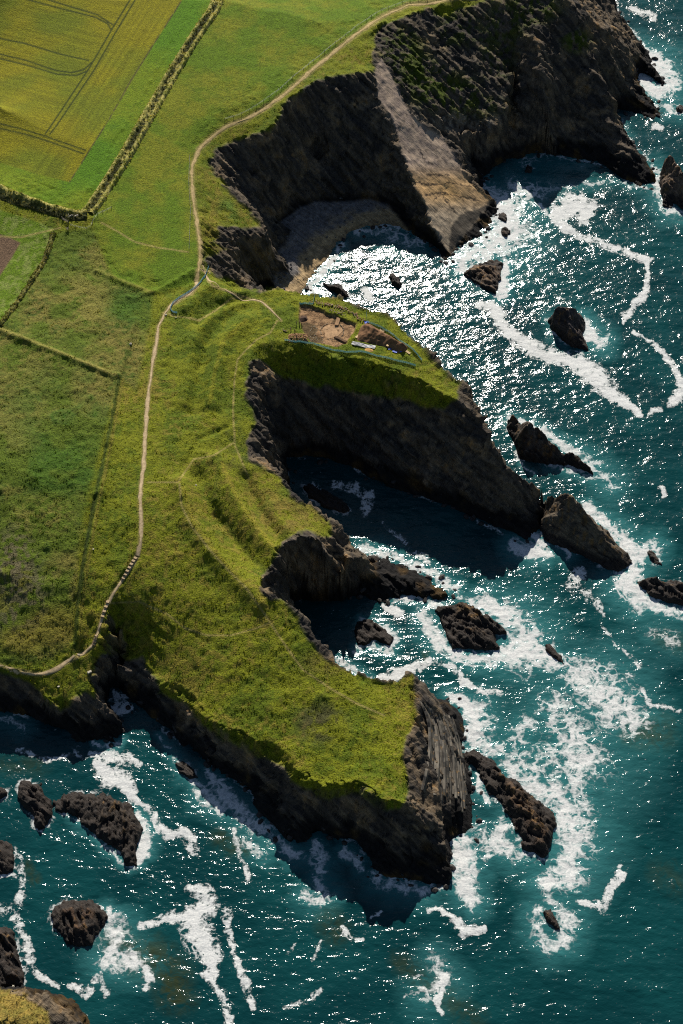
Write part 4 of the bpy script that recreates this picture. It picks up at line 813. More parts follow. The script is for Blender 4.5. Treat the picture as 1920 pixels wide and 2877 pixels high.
# ------------------------------------------------------------------ worn paths
def ribbon(pts, hw, step=.8, across=4, lift=.14, jag=.35, seed=1):
    P = np.array(pts); d = np.r_[0, np.cumsum(np.hypot(*np.diff(P, axis=0).T))]
    # smooth the line a little
    t = np.arange(0, d[-1], step); x = np.interp(t, d, P[:, 0]); y = np.interp(t, d, P[:, 1])
    for k in range(6):
        x[1:-1] = .25 * x[:-2] + .5 * x[1:-1] + .25 * x[2:]; y[1:-1] = .25 * y[:-2] + .5 * y[1:-1] + .25 * y[2:]
    tx = np.gradient(x); ty = np.gradient(y); l = np.hypot(tx, ty) + 1e-9; nx_, ny_ = -ty / l, tx / l
    wl = hw * (1 + jag * (2 * vn(t / 2.2, t * 0, seed) - 1) + jag * (2 * vn(t / 7.0, t * 0, seed + 5) - 1)); wr = hw * (1 + jag * (2 * vn(t / 2.5, t * 0, seed + 9) - 1) + jag * (2 * vn(t / 8.0, t * 0, seed + 7) - 1))
    s_ = np.linspace(-1, 1, across + 1)
    off = np.where(s_[None, :] < 0, s_[None, :] * wl[:, None], s_[None, :] * wr[:, None])
    X_ = x[:, None] + nx_[:, None] * off; Y_ = y[:, None] + ny_[:, None] * off
    Z_ = ground_z(X_.ravel(), Y_.ravel()).reshape(X_.shape) + lift - .1 * np.abs(s_)[None, :] ** 3
    n, m = X_.shape; id_ = np.arange(n * m).reshape(n, m)
    f = np.stack([id_[:-1, :-1], id_[:-1, 1:], id_[1:, 1:], id_[1:, :-1]], -1).reshape(-1, 4)
    return np.stack([X_.ravel(), Y_.ravel(), Z_.ravel()], 1), f[:, ::-1], np.tile(s_, n)
def path_material(name, a, b, c):
    g = N(name); v = g.vec(); n1 = g.noise(1.1, 5, .65, v); n2 = g.noise(.25, 3, .5, v); s_ = g.math('ABSOLUTE', g.attr('across').outputs['Fac'])
    col = g.mix(g.ramp(n1, .35, .65), tuple(a), tuple(b)); col = g.mix(g.math('MULTIPLY', g.ramp(s_, .35, 1.0), g.ramp(n2, .35, .6), clamp=True), col, tuple(c))
    g.bsdf(col, .95, g.bump(n1, .6, .15), .1); return g.m
M_PATH = path_material('trodden_earth', S(190,166,118), S(150,130,90), S(126,118,64))
M_PATH2 = path_material('stony_path', S(200,176,138), S(164,142,110), S(120,112,66))
for nm, (key, mat) in {'footpath': ('main', M_PATH), 'footpath.001': ('main_south', M_PATH2), 'footpath.002': ('low', M_PATH2), 'footpath.003': ('east', M_PATH2), 'footpath.004': ('steps', M_PATH2), 'footpath.005': ('loop', M_PATH2)}.items():
    pts, w = PATHS[key]
    co, f, ac = ribbon(at_land(pts), w / 7.3 * (.92 if key != 'steps' else .85), seed=len(key) * 7, jag=.48 if key != 'steps' else .15)
    o = obj_np('footpath', co, f, mat); attr_float(o, 'across', ac); tag(o, kind='structure')

# ------------------------------------------------------------------ small builders
def box_mesh(name, sx, sy, sz, bev=0.0, jitter=0.0, seed=0):
    bm = bmesh.new(); bmesh.ops.create_cube(bm, size=1.0); bmesh.ops.scale(bm, vec=(sx, sy, sz), verts=bm.verts)
    if bev: bmesh.ops.bevel(bm, geom=bm.edges[:], offset=bev, segments=1, affect='EDGES')
    if jitter:
        r = random.Random(seed)
        for v in bm.verts: v.co += Vector((r.uniform(-1, 1), r.uniform(-1, 1), r.uniform(-1, 1))) * jitter
    me = bpy.data.meshes.new(name); bm.to_mesh(me); bm.free(); return me
def tube_mesh(name, r, h, seg=7, r2=None):
    bm = bmesh.new(); bmesh.ops.create_cone(bm, cap_ends=True, segments=seg, radius1=r, radius2=r2 if r2 is not None else r, depth=h)
    bmesh.ops.translate(bm, vec=(0, 0, h / 2), verts=bm.verts); me = bpy.data.meshes.new(name); bm.to_mesh(me); bm.free(); return me
def add(name, me, mat, parent=None, loc=(0, 0, 0), rot=(0, 0, 0), scale=None):
    if mat and not me.materials: me.materials.append(mat)
    o = bpy.data.objects.new(name, me); COL.objects.link(o); o.location = loc; o.rotation_euler = rot
    if scale: o.scale = scale
    if parent: o.parent = parent
    return o
def join_boxes(name, items, mat, parent=None):
    """one mesh from oriented boxes (centre, size, matrix3)"""
    V, F = [], []
    for c, sz, R in items:
        b = len(V)
        for k in ((-1,-1,-1),(1,-1,-1),(1,1,-1),(-1,1,-1),(-1,-1,1),(1,-1,1),(1,1,1),(-1,1,1)):
            V.append(tuple(Vector(c) + R @ Vector((k[0] * sz[0] / 2, k[1] * sz[1] / 2, k[2] * sz[2] / 2))))
        F += [tuple(b + i for i in f) for f in ((3,2,1,0),(4,5,6,7),(0,1,5,4),(1,2,6,5),(2,3,7,6),(3,0,4,7))]
    return obj_np(name, V, F, mat, parent, smooth=False)
def bar(a, b, w, h):
    a, b = Vector(a), Vector(b); d = b - a; R = d.to_track_quat('X', 'Z').to_matrix()
    return ((a + b) / 2, (d.length, w, h), R)
STONE_ME = []
for k in range(6):
    bm = bmesh.new(); bmesh.ops.create_icosphere(bm, subdivisions=1, radius=.5); r = random.Random(k + 40)
    for v in bm.verts:
        q_ = v.co; m_ = max(abs(q_.x), abs(q_.y), abs(q_.z)); v.co = q_ * (.6 + .4 * .5 / max(m_, .01) * .8) * r.uniform(.82, 1.12); v.co.z *= .68
    me = bpy.data.meshes.new('stone'); bm.to_mesh(me); bm.free(); STONE_ME.append(me)
M_STONE = simple('field_stone', S(150,132,108), .9, .4, 2.2, bump=.05)
M_STONE2 = simple('pale_stone', S(184,174,154), .9, .15, 3.0)
M_STONE3 = simple('brown_stone', S(158,120,84), .9, .4, 1.7, bump=.05)
_stm = {}
def stone(parent, loc, size, mat, rnd, name='stone', flat=1.0):
    k = rnd.randrange(6); key = (k, mat.name)
    if key not in _stm:
        m_ = STONE_ME[k].copy(); m_.materials.append(mat); _stm[key] = m_
    o = bpy.data.objects.new(name, _stm[key]); COL.objects.link(o); o.location = loc
    o.rotation_euler = (rnd.uniform(-.4, .4), rnd.uniform(-.4, .4), rnd.uniform(0, 6.28)); o.scale = (size * rnd.uniform(.8, 1.35), size * rnd.uniform(.75, 1.1), size * rnd.uniform(.7, 1.0) * flat)
    if parent: o.parent = parent
    return o
def W(px, py): return Vector(put(px, py)[0])
def resample(pts, step):
    P = np.array(pts); d = np.r_[0, np.cumsum(np.hypot(*np.diff(P, axis=0).T))]; n = max(2, int(d[-1] / step) + 1); t = np.linspace(0, d[-1], n)
    return np.interp(t, d, P[:, 0]), np.interp(t, d, P[:, 1])

# ------------------------------------------------------------------ hedge banks: lumpy earth banks with a growth of tall grass
def hedge(pts, prof, label, seed, cols):
    """prof: (offset m, height m) across; one lumpy strip plus its crown of tufts"""
    W_ = at_land(pts); x, y = resample(W_, .55)
    for k in range(8):
        x[1:-1] = .25 * x[:-2] + .5 * x[1:-1] + .25 * x[2:]; y[1:-1] = .25 * y[:-2] + .5 * y[1:-1] + .25 * y[2:]
    tx, ty = np.gradient(x), np.gradient(y); l = np.hypot(tx, ty); nx_, ny_ = ty / l, -tx / l
    po = np.array([p[0] for p in prof]); ph = np.array([p[1] for p in prof]); s_ = np.linspace(po[0], po[-1], 22); h = np.interp(s_, po, ph)
    X_ = x[:, None] + nx_[:, None] * s_; Y_ = y[:, None] + ny_[:, None] * s_
    lump = fbm(X_ / 1.1, Y_ / 1.1, seed, 3) ; big = fbm(X_ / 5, Y_ / 5, seed + 3, 2)
    edge = np.minimum(1, np.minimum(s_ - po[0], po[-1] - s_) / .5)[None, :]
    Z_ = ground_z(X_.ravel(), Y_.ravel()).reshape(X_.shape) - .25 + (h[None, :] * (.45 + 1.1 * big) + (lump - .4) * 1.0) * edge + .2 * edge
    n, m = X_.shape; id_ = np.arange(n * m).reshape(n, m); f = np.stack([id_[:-1, :-1], id_[:-1, 1:], id_[1:, 1:], id_[1:, :-1]], -1).reshape(-1, 4)
    root = empty('hedge_bank', (float(x[0]), float(y[0]), float(Z_[0, 11]))); tag(root, label, 'hedge bank', 'hedge banks between the fields')
    off = np.array(root.location)
    o = obj_np('earth_bank', np.stack([X_.ravel(), Y_.ravel(), Z_.ravel()], 1) - off, f, M_GROUND, root)
    c = np.tile(cols[0], (n * m, 1)); c = mixc(c, sm(.45, .6, lump.ravel()), cols[1]); dk = np.interp(np.tile(s_, n), po, [p[2] for p in prof]) * sm(.3, .5, big.ravel() * .5 + lump.ravel() * .5); c = mixc(c, dk, cols[2])
    attr_color(o, 'col', c); attr_float(o, 'turf', np.ones(n * m))
    # tufts
    r = np.random.default_rng(seed); k = r.integers(0, n * m, int(n * 5)); kx, ky, kz = X_.ravel()[k], Y_.ravel()[k], Z_.ravel()[k]
    co, fc, cc = tufts(kx + r.normal(0, .2, len(k)), ky + r.normal(0, .2, len(k)), kz - .1, r, .36, .36, c[k])
    o = obj_np('tall_grass', co - off, fc, M_TUFT, root, smooth=False); attr_color(o, 'col', cc); tag(o, kind='stuff')
def tufts(x, y, z, r, hgt, wid, col):
    """three leaning blades per tuft, one triangle each"""
    n = len(x); V = np.zeros((n, 3, 3, 3), np.float32); a0 = r.uniform(0, 6.28, n); H = hgt * r.uniform(.55, 1.3, n); Wd = wid * r.uniform(.6, 1.3, n)
    for k in range(3):
        a = a0 + k * 2.1 + r.uniform(-.4, .4, n); ca, sa = np.cos(a), np.sin(a); le = H * r.uniform(.3, .9, n)
        V[:, k, 0] = np.stack([x - sa * Wd, y + ca * Wd, z], 1); V[:, k, 1] = np.stack([x + sa * Wd, y - ca * Wd, z], 1); V[:, k, 2] = np.stack([x + ca * le, y + sa * le, z + H], 1)
    F = np.arange(n * 9, dtype=np.int32).reshape(-1, 3)
    cc = np.repeat(col * r.uniform(.75, 1.3, (n, 1)), 9, 0)
    return V.reshape(-1, 3), F, np.clip(cc, .004, .7)
g = N('grass_blades'); gc = g.attr('col').outputs['Color']; gb = g.bsdf(gc, .8, None, .1)
gt = g.n('ShaderNodeBsdfTranslucent'); g.set(gt.inputs[0], g.mix(1.0, gc, (1.5, 1.45, .9, 1), 'MULTIPLY')); gm = g.n('ShaderNodeMixShader'); gm.inputs[0].default_value = .5
g.t.links.new(gb.outputs[0], gm.inputs[1]); g.t.links.new(gt.outputs[0], gm.inputs[2]); g.t.links.new(gm.outputs[0], g.out.inputs[0]); M_TUFT = g.m
STRAW, STRAW2, DKH = S(176,166,92), S(132,134,56), S(50,54,22)
hedge(HEDGE_A, [(-3.3,.1,0),(-2.4,1.2,0),(-1.5,1.1,.2),(-.7,.3,1),(.6,.2,1),(1.4,.9,.4),(2.3,.9,.1),(3.3,.1,0)], 'long double bank of tall straw grass running diagonally from the top edge to the gate', 301, (STRAW, STRAW2, DKH))
hedge(HEDGE_B, [(-3.4,.1,.9),(-2.0,.5,1),(-.6,.8,.8),(.6,1.5,.2),(1.8,1.5,0),(3.2,.2,0)], 'shorter grassy bank from the gate to the left edge below the green field strip', 302, (STRAW, STRAW2, DKH))
hedge(HEDGE_C, [(-1.4,.1,.2),(-.5,.9,.1),(.4,.9,.4),(1.4,.1,.6)], 'narrow pale bank between the bright green plot and the rough left field', 303, (S(140,132,74), S(104,106,44), S(60,64,26)))

# ------------------------------------------------------------------ turf as tufts: rough grass, fern and heather nobody could count
def field_of_tufts():
    r = np.random.default_rng(9)
    zone = [('rough_grass', TURF, 64000, .62, .42)]
    n = 330000; k = r.integers(0, len(lx2), n)
    kx, ky, kz, kt = lx2[k] + r.uniform(-.35, .35, n), ly2[k] + r.uniform(-.35, .35, n), lz2[k], lturf[k]
    kp, kq = land_px[k], land_py[k]
    ok = (kt > .6) & (kp > -60) & (kp < 1985) & (kq > -30) & (kq < 2910)
    mown = np.zeros(n, bool)
    for p in (FIELD_CROP, FIELD_STRIP, FIELD_SOIL): mown |= inpoly(kp, kq, p)
    past = inpoly(kp, kq, FIELD_PAST) | inpoly(kp, kq, FIELD_GREEN); left = inpoly(kp, kq, FIELD_LEFT)
    for pts, w in PATHW: ok &= near(kx, ky, pts, 3, lambda a, b: dline(a, b, pts), 9) > w + .15
    for nm_, (pts_, w_) in PATHS.items():
        if w_ <= 2.5: ok &= near(kp, kq, pts_, 8, lambda a, b: dline(a, b, pts_), 99) > w_ * 1.2
    ok &= ~near(kx, ky, digW, 3, lambda a, b: inpoly(a, b, digW).astype(float), 0).astype(bool)
    cl = fbm(kx / 3.2, ky / 3.2, 401, 3)
    colr = SHORE_B[k]
    for nm, sel, h, w_, lab in (('rough_grass', ok & ~mown & ~past & ~left & (r.random(n) < cl * .42), .2, .27, 'olive tussock grass covering the headlands and the old ramparts'), ('bracken', ok & left & ~mown & (r.random(n) < cl * .4), .2, .32, 'rough grass, bracken and heather filling the left fields'), ('pasture_grass', ok & past & ~mown & ~left & (r.random(n) < .2), .14, .22, 'short tufts in the grazed pasture above the cliff path')):
        j = np.where(sel)[0]
        H = h * (.5 + 1.0 * cl[j]); co, fc, cc = tufts(kx[j], ky[j], kz[j] - .08, r, 1.0, w_, colr[j] * (.85 + .5 * (cl[j] - .3))[:, None])
        # scale heights per tuft by the clump field
        co = co.reshape(-1, 9, 3); base = kz[j][:, None] - .08; co[:, :, 2] = base + (co[:, :, 2] - base) * H[:, None]
        cxy = np.stack([kx[j], ky[j]], 1)[:, None, :]; tip = co[:, [2, 5, 8], :2]; co[:, [2, 5, 8], :2] = cxy + (tip - cxy) * H[:, None, None]
        o = obj_np(nm, co.reshape(-1, 3), fc, M_TUFT, smooth=False); attr_color(o, 'col', cc); tag(o, lab, 'grass' if nm != 'bracken' else 'bracken', kind='stuff')
field_of_tufts()

# ------------------------------------------------------------------ fences
M_WOOD = simple('weathered_wood', S(120,112,100), .85, .3, 4.0)
M_WIRE = simple('galvanised_wire', (.3, .3, .3), .5, .1, 3.0)
POST_ME = box_mesh('post', .16, .16, 1.35, .02); POST_ME.materials.append(M_WOOD)
def wire_fence(px_pts, spacing, label, lean=.05):
    x, y = resample(at_land(px_pts), spacing); z = ground_z(x, y)
    root = empty('wire_fence', (x[0], y[0], z[0])); tag(root, label, 'fence', 'post and wire fences'); off = Vector(root.location)
    for k in range(len(x)):
        add('post', POST_ME, None, root, Vector((x[k], y[k], z[k] + .55)) - off, (random.uniform(-lean, lean), random.uniform(-lean, lean), random.uniform(0, .5)))
    for hh in (.55, .85, 1.1):
        join_boxes('wire', [bar(Vector((x[k], y[k], z[k] + hh)) - off, Vector((x[k + 1], y[k + 1], z[k + 1] + hh)) - off, .02, .02) for k in range(len(x) - 1)], M_WIRE, root)
wire_fence([(1250,-6),(1145,3),(1075,30),(1008,72),(950,118),(888,166),(828,216),(778,260),(728,296),(680,322),(632,338)], 4.0, 'post and wire fence above the cliff path along the top pasture')
wire_fence([(533,440),(531,520),(536,590),(534,650),(532,706)], 4.0, 'post and wire fence left of the path where it turns down to the headland')
wire_fence([(198,636),(222,642),(246,645),(256,640),(262,622),(276,604),(296,596),(314,586)], 2.4, 'short post fence around the muddy corner right of the gate')

# ------------------------------------------------------------------ field gate and stile at the corner of the hedge banks
def gate(px, py, rz, label):
    p = W(px, py); root = empty('field_gate', p, rz); tag(root, label, 'gate')
    leaf = join_boxes('gate_leaf', [((-1.55, 0, .75), (.1, .09, 1.2), Matrix.Identity(3))], M_WOOD, root); add('stile_bar', box_mesh('stile_bar', .1, .09, 1.2), M_WOOD, leaf, (1.55, 0, .75))
    for k, h in enumerate((.25, .5, .75, 1.0, 1.25)): add('rail', box_mesh('rail', 3.2, .07, .1), M_WOOD, leaf, (0, 0, h))
    for s_ in (-1.8, 1.8): add('gate_post', box_mesh('gate_post', .22, .22, 1.9, .02), M_WOOD, root, (s_, 0, .75))
    join_boxes('brace', [bar((-1.5, .06, .25), (1.5, .06, 1.22), .06, .09)], M_WOOD, leaf)
gate(184, 622, math.radians(-38), 'grey five bar wooden gate where the two grassy banks meet')
p = W(190, 645); root = empty('stile', p, .3); tag(root, 'grey timber stile just below the five bar gate', 'stile')
for s_ in (-.55, .55): add('post', POST_ME, None, root, (s_, 0, .5), (0, 0, 0), (1.2, 1.2, 1.2))
add('step', box_mesh('step', .3, 1.3, .08), M_WOOD, root, (0, 0, .45)); add('rail', box_mesh('rail', 1.2, .08, .12), M_WOOD, root, (0, 0, 1.0)); add('rail', box_mesh('rail', 1.2, .08, .12), M_WOOD, root, (0, 0, .7))
r0 = random.Random(3); p = W(208, 612); root = empty('stone_facing', p); tag(root, 'pale tumbled stones in the bank right of the gate', 'stones')
for k in range(16): stone(root, (r0.uniform(-2.4, 2.4), r0.uniform(-.5, .5), r0.uniform(.6, 1.6)), r0.uniform(.4, .7), M_STONE2, r0)

# ------------------------------------------------------------------ steps on the path down to the gully
M_TREAD = simple('step_earth', S(170,148,114), .95, .2, 2.0); M_RISER = simple('step_timber', S(104,86,64), .9, .3, 3.0)
def flight(a, b, n, label):
    A, B = W(*a), W(*b); d = B - A; rz = math.atan2(d.y, d.x); root = empty('path_steps', A); tag(root, label, 'steps', 'step flights on the cliff path')
    for k in range(n):
        t = (k + .5) / n; q_ = A.lerp(B, t); z = float(ground_z(q_.x, q_.y)[0])
        loc = Vector((q_.x, q_.y, z + .22)) - A; dep = d.xy.length / n * .62
        add('tread', box_mesh('tread', dep, 1.15, .3, .02), M_TREAD, root, loc, (0, 0, rz)); add('riser', box_mesh('riser', .16, 1.3, .42, .02), M_RISER, root, loc + Vector((math.cos(rz), math.sin(rz), 0)) * (dep / 2 + .07) - Vector((0, 0, .04)), (0, 0, rz))
flight((384, 1564), (345, 1630), 7, 'upper flight of seven earth steps where the cliff path starts down')
flight((306, 1685), (287, 1738), 4, 'middle flight of widely spaced steps on the path above the gully')
flight((273, 1785), (263, 1815), 4, 'lowest flight of four steps just above the gully head')

# ------------------------------------------------------------------ blue mesh barriers
M_NET = simple('blue_mesh', S(70,150,178), .6, .15, 3.0); M_NET2 = simple('green_blue_mesh', S(92,158,158), .6, .15, 3.0); PIN_ME = tube_mesh('post', .03, 1.25, 6); PIN_ME.materials.append(M_WIRE)
def barrier(pts, label, mat, hh=1.0):
    x, y = resample(at_land(pts), .8); z = ground_z(x, y); root = empty('mesh_barrier', (x[0], y[0], z[0])); tag(root, label, 'barrier', 'blue mesh barriers'); off = Vector(root.location); P = [Vector((x[k], y[k], z[k])) - off for k in range(len(x))]
    it = []
    for k in range(len(P) - 1):
        for h in (.12, .32, .52, .72, .92): it.append(bar(P[k] + Vector((0, 0, h * hh + random.uniform(-.04, .04))), P[k + 1] + Vector((0, 0, h * hh + random.uniform(-.04, .04))), .03, .12))
        it.append(bar(P[k] + Vector((0, 0, .05)), P[k] + Vector((0, 0, hh)), .03, .07))
    join_boxes('net', it, mat, root)
    for k in range(0, len(P), 3): add('post', PIN_ME, None, root, P[k])
barrier([(842,853),(880,855),(930,860),(985,871),(1012,886),(1032,908),(1062,916),(1092,932),(1130,962),(1160,985),(1186,1012)], 'blue mesh barrier along the far side of the excavation', M_NET2)
barrier([(800,956),(840,962),(880,968),(930,983),(972,991),(1012,989),(1060,1002),(1110,1016),(1168,1029)], 'blue mesh barrier along the near cliff edge of the excavation', M_NET2)
barrier([(587,746),(579,771),(567,792),(550,810),(524,827),(501,840),(486,853),(479,868),(485,881),(499,884)], 'curving blue mesh barrier beside the ditch where the paths meet', M_NET)

# ------------------------------------------------------------------ the excavation
rd = random.Random(21)
def dzp(px, py): return W(px, py)
def mound(outline, crest, h, label, cat, mat, name, rough=.5, step=.35):
    """a heap from its outline and crest line"""
    P = at_land(outline); C = at_land(crest); xs = [p[0] for p in P]; ys = [p[1] for p in P]; ox, oy = sum(xs) / len(xs), sum(ys) / len(ys)
    gx, gy = np.meshgrid(np.arange(min(xs) - .5, max(xs) + .5, step), np.arange(min(ys) - .5, max(ys) + .5, step))
    ins = inpoly(gx, gy, P); de = dline(gx, gy, P, closed=True); dc = dline(gx, gy, C)
    t = np.where(ins, de / (de + dc + .01), 0); gz = ground_z(gx.ravel(), gy.ravel()).reshape(gx.shape); oz = float(gz.mean())
    z = gz - .15 + h * t ** .8 * (.75 + .5 * fbm(gx / 2.5, gy / 2.5, 61, 2)) + (fbm(gx / .7, gy / .7, 62, 2) - .4) * rough * np.minimum(1, de) * ins
    k2 = ins.copy()
    for dj in (-1, 0, 1):
        for di in (-1, 0, 1): k2 |= np.roll(np.roll(ins, dj, 0), di, 1)
    id_ = np.full(gx.shape, -1); id_[k2] = np.arange(k2.sum()); f = np.stack([id_[:-1, :-1], id_[:-1, 1:], id_[1:, 1:], id_[1:, :-1]], -1).reshape(-1, 4); f = f[(f >= 0).all(1)]
    o = obj_np(name, np.stack([gx[k2] - ox, gy[k2] - oy, z[k2] - oz], 1), f, mat, loc=(ox, oy, oz)); tag(o, label, cat); return o
M_SPOIL = simple('spoil_soil', S(120,88,60), .95, .4, .8, bump=.15); M_DARKSOIL = simple('dark_soil', S(74,56,44), .95, .3, 1.2, bump=.1); M_SAND = simple('orange_sand', S(196,150,86), .95, .25, 1.4, bump=.08)
mound([(1014,920),(1020,912),(1040,912),(1076,930),(1100,946),(1130,965),(1146,978),(1142,988),(1120,994),(1094,978),(1060,970),(1030,964),(1004,958),(1000,950)], [(1026,926),(1060,940),(1095,958),(1130,980)], 3.0, 'long brown spoil heap beside the excavation trench', 'spoil heap', M_SPOIL, 'spoil_heap')
mound([(1022,978),(1034,974),(1048,980),(1052,988),(1040,992),(1026,988)], [(1032,982),(1044,985)], .5, 'low orange heap of sand in front of the spoil heap', 'sand heap', M_SAND, 'sand_heap', .2, .25)
mound([(839,888),(848,880),(862,880),(866,892),(856,900),(844,898)], [(850,890),(858,890)], 1.1, 'dark soil mound at the left end of the excavation', 'soil heap', M_DARKSOIL, 'soil_heap', .3, .25)
# round house: ring of set stones and a swept clay floor
cpx, cpy = 934, 931; cw = W(cpx, cpy)
root = empty('stone_ring', cw); tag(root, 'ring of set stones around the clay floor of the round house', 'stone ring')
for k in range(54):
    a = k / 54 * 6.283 + rd.uniform(-.03, .03)
    if 3.6 < a < 4.3: continue
    x, y = cw.x + 4.5 * math.cos(a), cw.y + 4.7 * math.sin(a); stone(root, Vector((x, y, float(ground_z(x, y)[0]) + .12)) - cw, rd.uniform(.35, .6), M_STONE, rd)
th = np.linspace(0, 6.283, 25)[:-1]; rr = np.array([0.01, 1.4, 2.7, 3.7]); co = []; 
for r_ in rr:
    for a in th:
        k_ = r_ * (1 + .12 * math.sin(3 * a + 1) + .08 * math.sin(5 * a)); x, y = cw.x + k_ * math.cos(a), cw.y + k_ * math.sin(a); co.append((x - cw.x, y - cw.y, float(ground_z(x, y)[0]) + .06 - cw.z))
f = [(i * 24 + j, i * 24 + (j + 1) % 24, (i + 1) * 24 + (j + 1) % 24, (i + 1) * 24 + j) for i in range(3) for j in range(24)]
o = obj_np('clay_floor', co, np.array(f)[:, ::-1], simple('pale_clay', S(172,138,102), .95, .28, .9, bump=.06), loc=cw); tag(o, kind='structure')
# cobbles left of the ring
root = empty('cobble_spread', W(885, 940)); tag(root, 'spread of pale cobbles between the ring and the stone pile', 'cobbles'); b0 = Vector(root.location)
for k in range(110):
    q_ = W(872 + 62 * rd.random() ** 1.2, 916 + 48 * rd.random())
    if (q_ - cw).xy.length < 4.9: continue
    stone(root, q_ + Vector((0, 0, .05)) - b0, rd.uniform(.22, .45), M_STONE2 if rd.random() < .5 else M_STONE, rd, 'cobble', .7)
# rubble revetment along the far edge
root = empty('rubble_wall', W(975, 875)); tag(root, 'tumbled rubble wall along the far edge of the excavation', 'rubble wall'); b0 = Vector(root.location)
for k in range(150):
    t = rd.random(); i = t * 4; L_ = [(872,850),(915,854),(955,864),(990,880),(1020,902)]; a_, b_ = L_[int(i)], L_[int(i) + 1]; fr = i - int(i)
    q_ = W(a_[0] + (b_[0] - a_[0]) * fr + rd.gauss(0, 2.6), a_[1] + (b_[1] - a_[1]) * fr + rd.gauss(0, 2.6)); stone(root, q_ + Vector((0, 0, rd.uniform(.1, .5))) - b0, rd.uniform(.35, .75), M_STONE3 if rd.random() < .6 else M_STONE, rd)
# the big sorted stone pile
root = empty('stone_pile', W(838, 952)); tag(root, 'large heap of sorted building stones at the near left corner of the excavation', 'stone pile'); b0 = Vector(root.location)
for k in range(230):
    u_, v_ = rd.uniform(-1, 1), rd.uniform(-1, 1); h_ = (1 - abs(u_) ** 3) * (1 - abs(v_) ** 2) * 1.7
    q_ = W(838 + 27 * u_, 950 + 11 * v_); stone(root, q_ + Vector((0, 0, h_ * rd.uniform(.55, 1))) - b0, rd.uniform(.45, .85), M_STONE3, rd)
for (px, py, n_, lab) in ((799,930,16,'small stone heap left of the digging people'), (935,873,12,'small stone heap on the grass strip, left of two above the ring'), (961,881,14,'small stone heap on the grass strip, right of two above the ring'), (953,976,14,'small stone heap between the ring and the near barrier')):
    root = empty('stone_heap', W(px, py)); tag(root, lab, 'stone heap', 'small stone heaps on the dig')
    for k in range(n_): stone(root, (rd.gauss(0, .9), rd.gauss(0, .6), rd.uniform(.1, .6)), rd.uniform(.35, .6), M_STONE, rd)
# baulks left standing
for (a_, b_, w_, lab) in (((952,894),(946,916),1.5,'pale earth baulk crossing the far side of the ring'), ((941,947),(973,962),1.0,'dark earth baulk at the near right edge of the ring')):
    A, B = W(*a_), W(*b_); M_ = (A + B) / 2; d = B - A; o = add('earth_baulk', box_mesh('earth_baulk', d.xy.length, w_, .7, .06, .05, 4), simple('baulk_' + str(a_[0]), S(150,118,86) if w_ > 1.2 else S(96,74,54), .95, .25, 1.0), None, (M_.x, M_.y, M_.z + .15), (0, 0, math.atan2(d.y, d.x))); tag(o, lab, 'earth baulk')
# boards, tarpaulins
M_BOARD = simple('plywood', S(206,176,128), .8, .15, 1.5)
for (px, py, rz, sx, lab) in ((1074,930,-.5,2.0,'pale board on the grass behind the spoil heap'), (1004,947,.9,1.8,'pale board leaning at the left end of the spoil heap'), (1091,973,1.1,2.0,'pale board lying on the near flank of the spoil heap'), (1147,991,-.7,2.0,'pale board at the right end of the spoil heap')):
    p = W(px, py); o = add('board', box_mesh('board', sx, .9, .08, .01), M_BOARD, None, (p.x, p.y, p.z + (.9 if px == 1091 else .3)), (.12, .1, rz)); tag(o, lab, 'board', 'boards on the dig')
def sheet(px, py, sx, sy, rz, mat, lab, amp=.35, seed=0):
    p = W(px, py); nx_, ny_ = 26, 16; u_, v_ = np.meshgrid(np.linspace(-.5, .5, nx_), np.linspace(-.5, .5, ny_)); x = u_ * sx + (fbm(u_ * 5, v_ * 5, seed, 2) - .5) * .5; y = v_ * sy + (fbm(u_ * 5, v_ * 5, seed + 3, 2) - .5) * .5
    c_, s_ = math.cos(rz), math.sin(rz); X_, Y_ = x * c_ - y * s_, x * s_ + y * c_; z = ground_z(X_.ravel() + p.x, Y_.ravel() + p.y).reshape(X_.shape) - p.z + .12 + fbm(u_ * sx * 1.5, v_ * sy * 1.5, seed + 8, 3) * amp
    id_ = np.arange(nx_ * ny_).reshape(ny_, nx_); f = np.stack([id_[:-1, :-1], id_[:-1, 1:], id_[1:, 1:], id_[1:, :-1]], -1).reshape(-1, 4)
    o = obj_np('tarpaulin', np.stack([X_.ravel(), Y_.ravel(), z.ravel()], 1), f, mat, loc=p); tag(o, lab, 'tarpaulin', 'tarpaulins on the dig')
M_TG = simple('grey_tarp', S(168,166,164), .5, .2, 2.0); M_TB = simple('blue_tarp', S(48,84,190), .45, .2, 2.0)
sheet(1022, 972, 9.5, 1.6, math.radians(-16), M_TG, 'crumpled grey tarpaulin strip in front of the spoil heap', .5, 11)
sheet(1031, 907, 1.8, 1.2, .2, M_TB, 'blue tarpaulin by the far barrier behind the spoil heap', .5, 12)
sheet(1095, 982, 1.2, .8, .4, M_TB, 'smallest blue tarpaulin under the near side of the spoil heap', .4, 13)
sheet(1110, 989, 1.8, 1.0, -.5, M_TB, 'middle blue tarpaulin at the near side of the spoil heap', .4, 14)
sheet(1126, 987, 1.4, 1.2, .8, M_TB, 'rightmost blue tarpaulin at the end of the spoil heap', .5, 15)

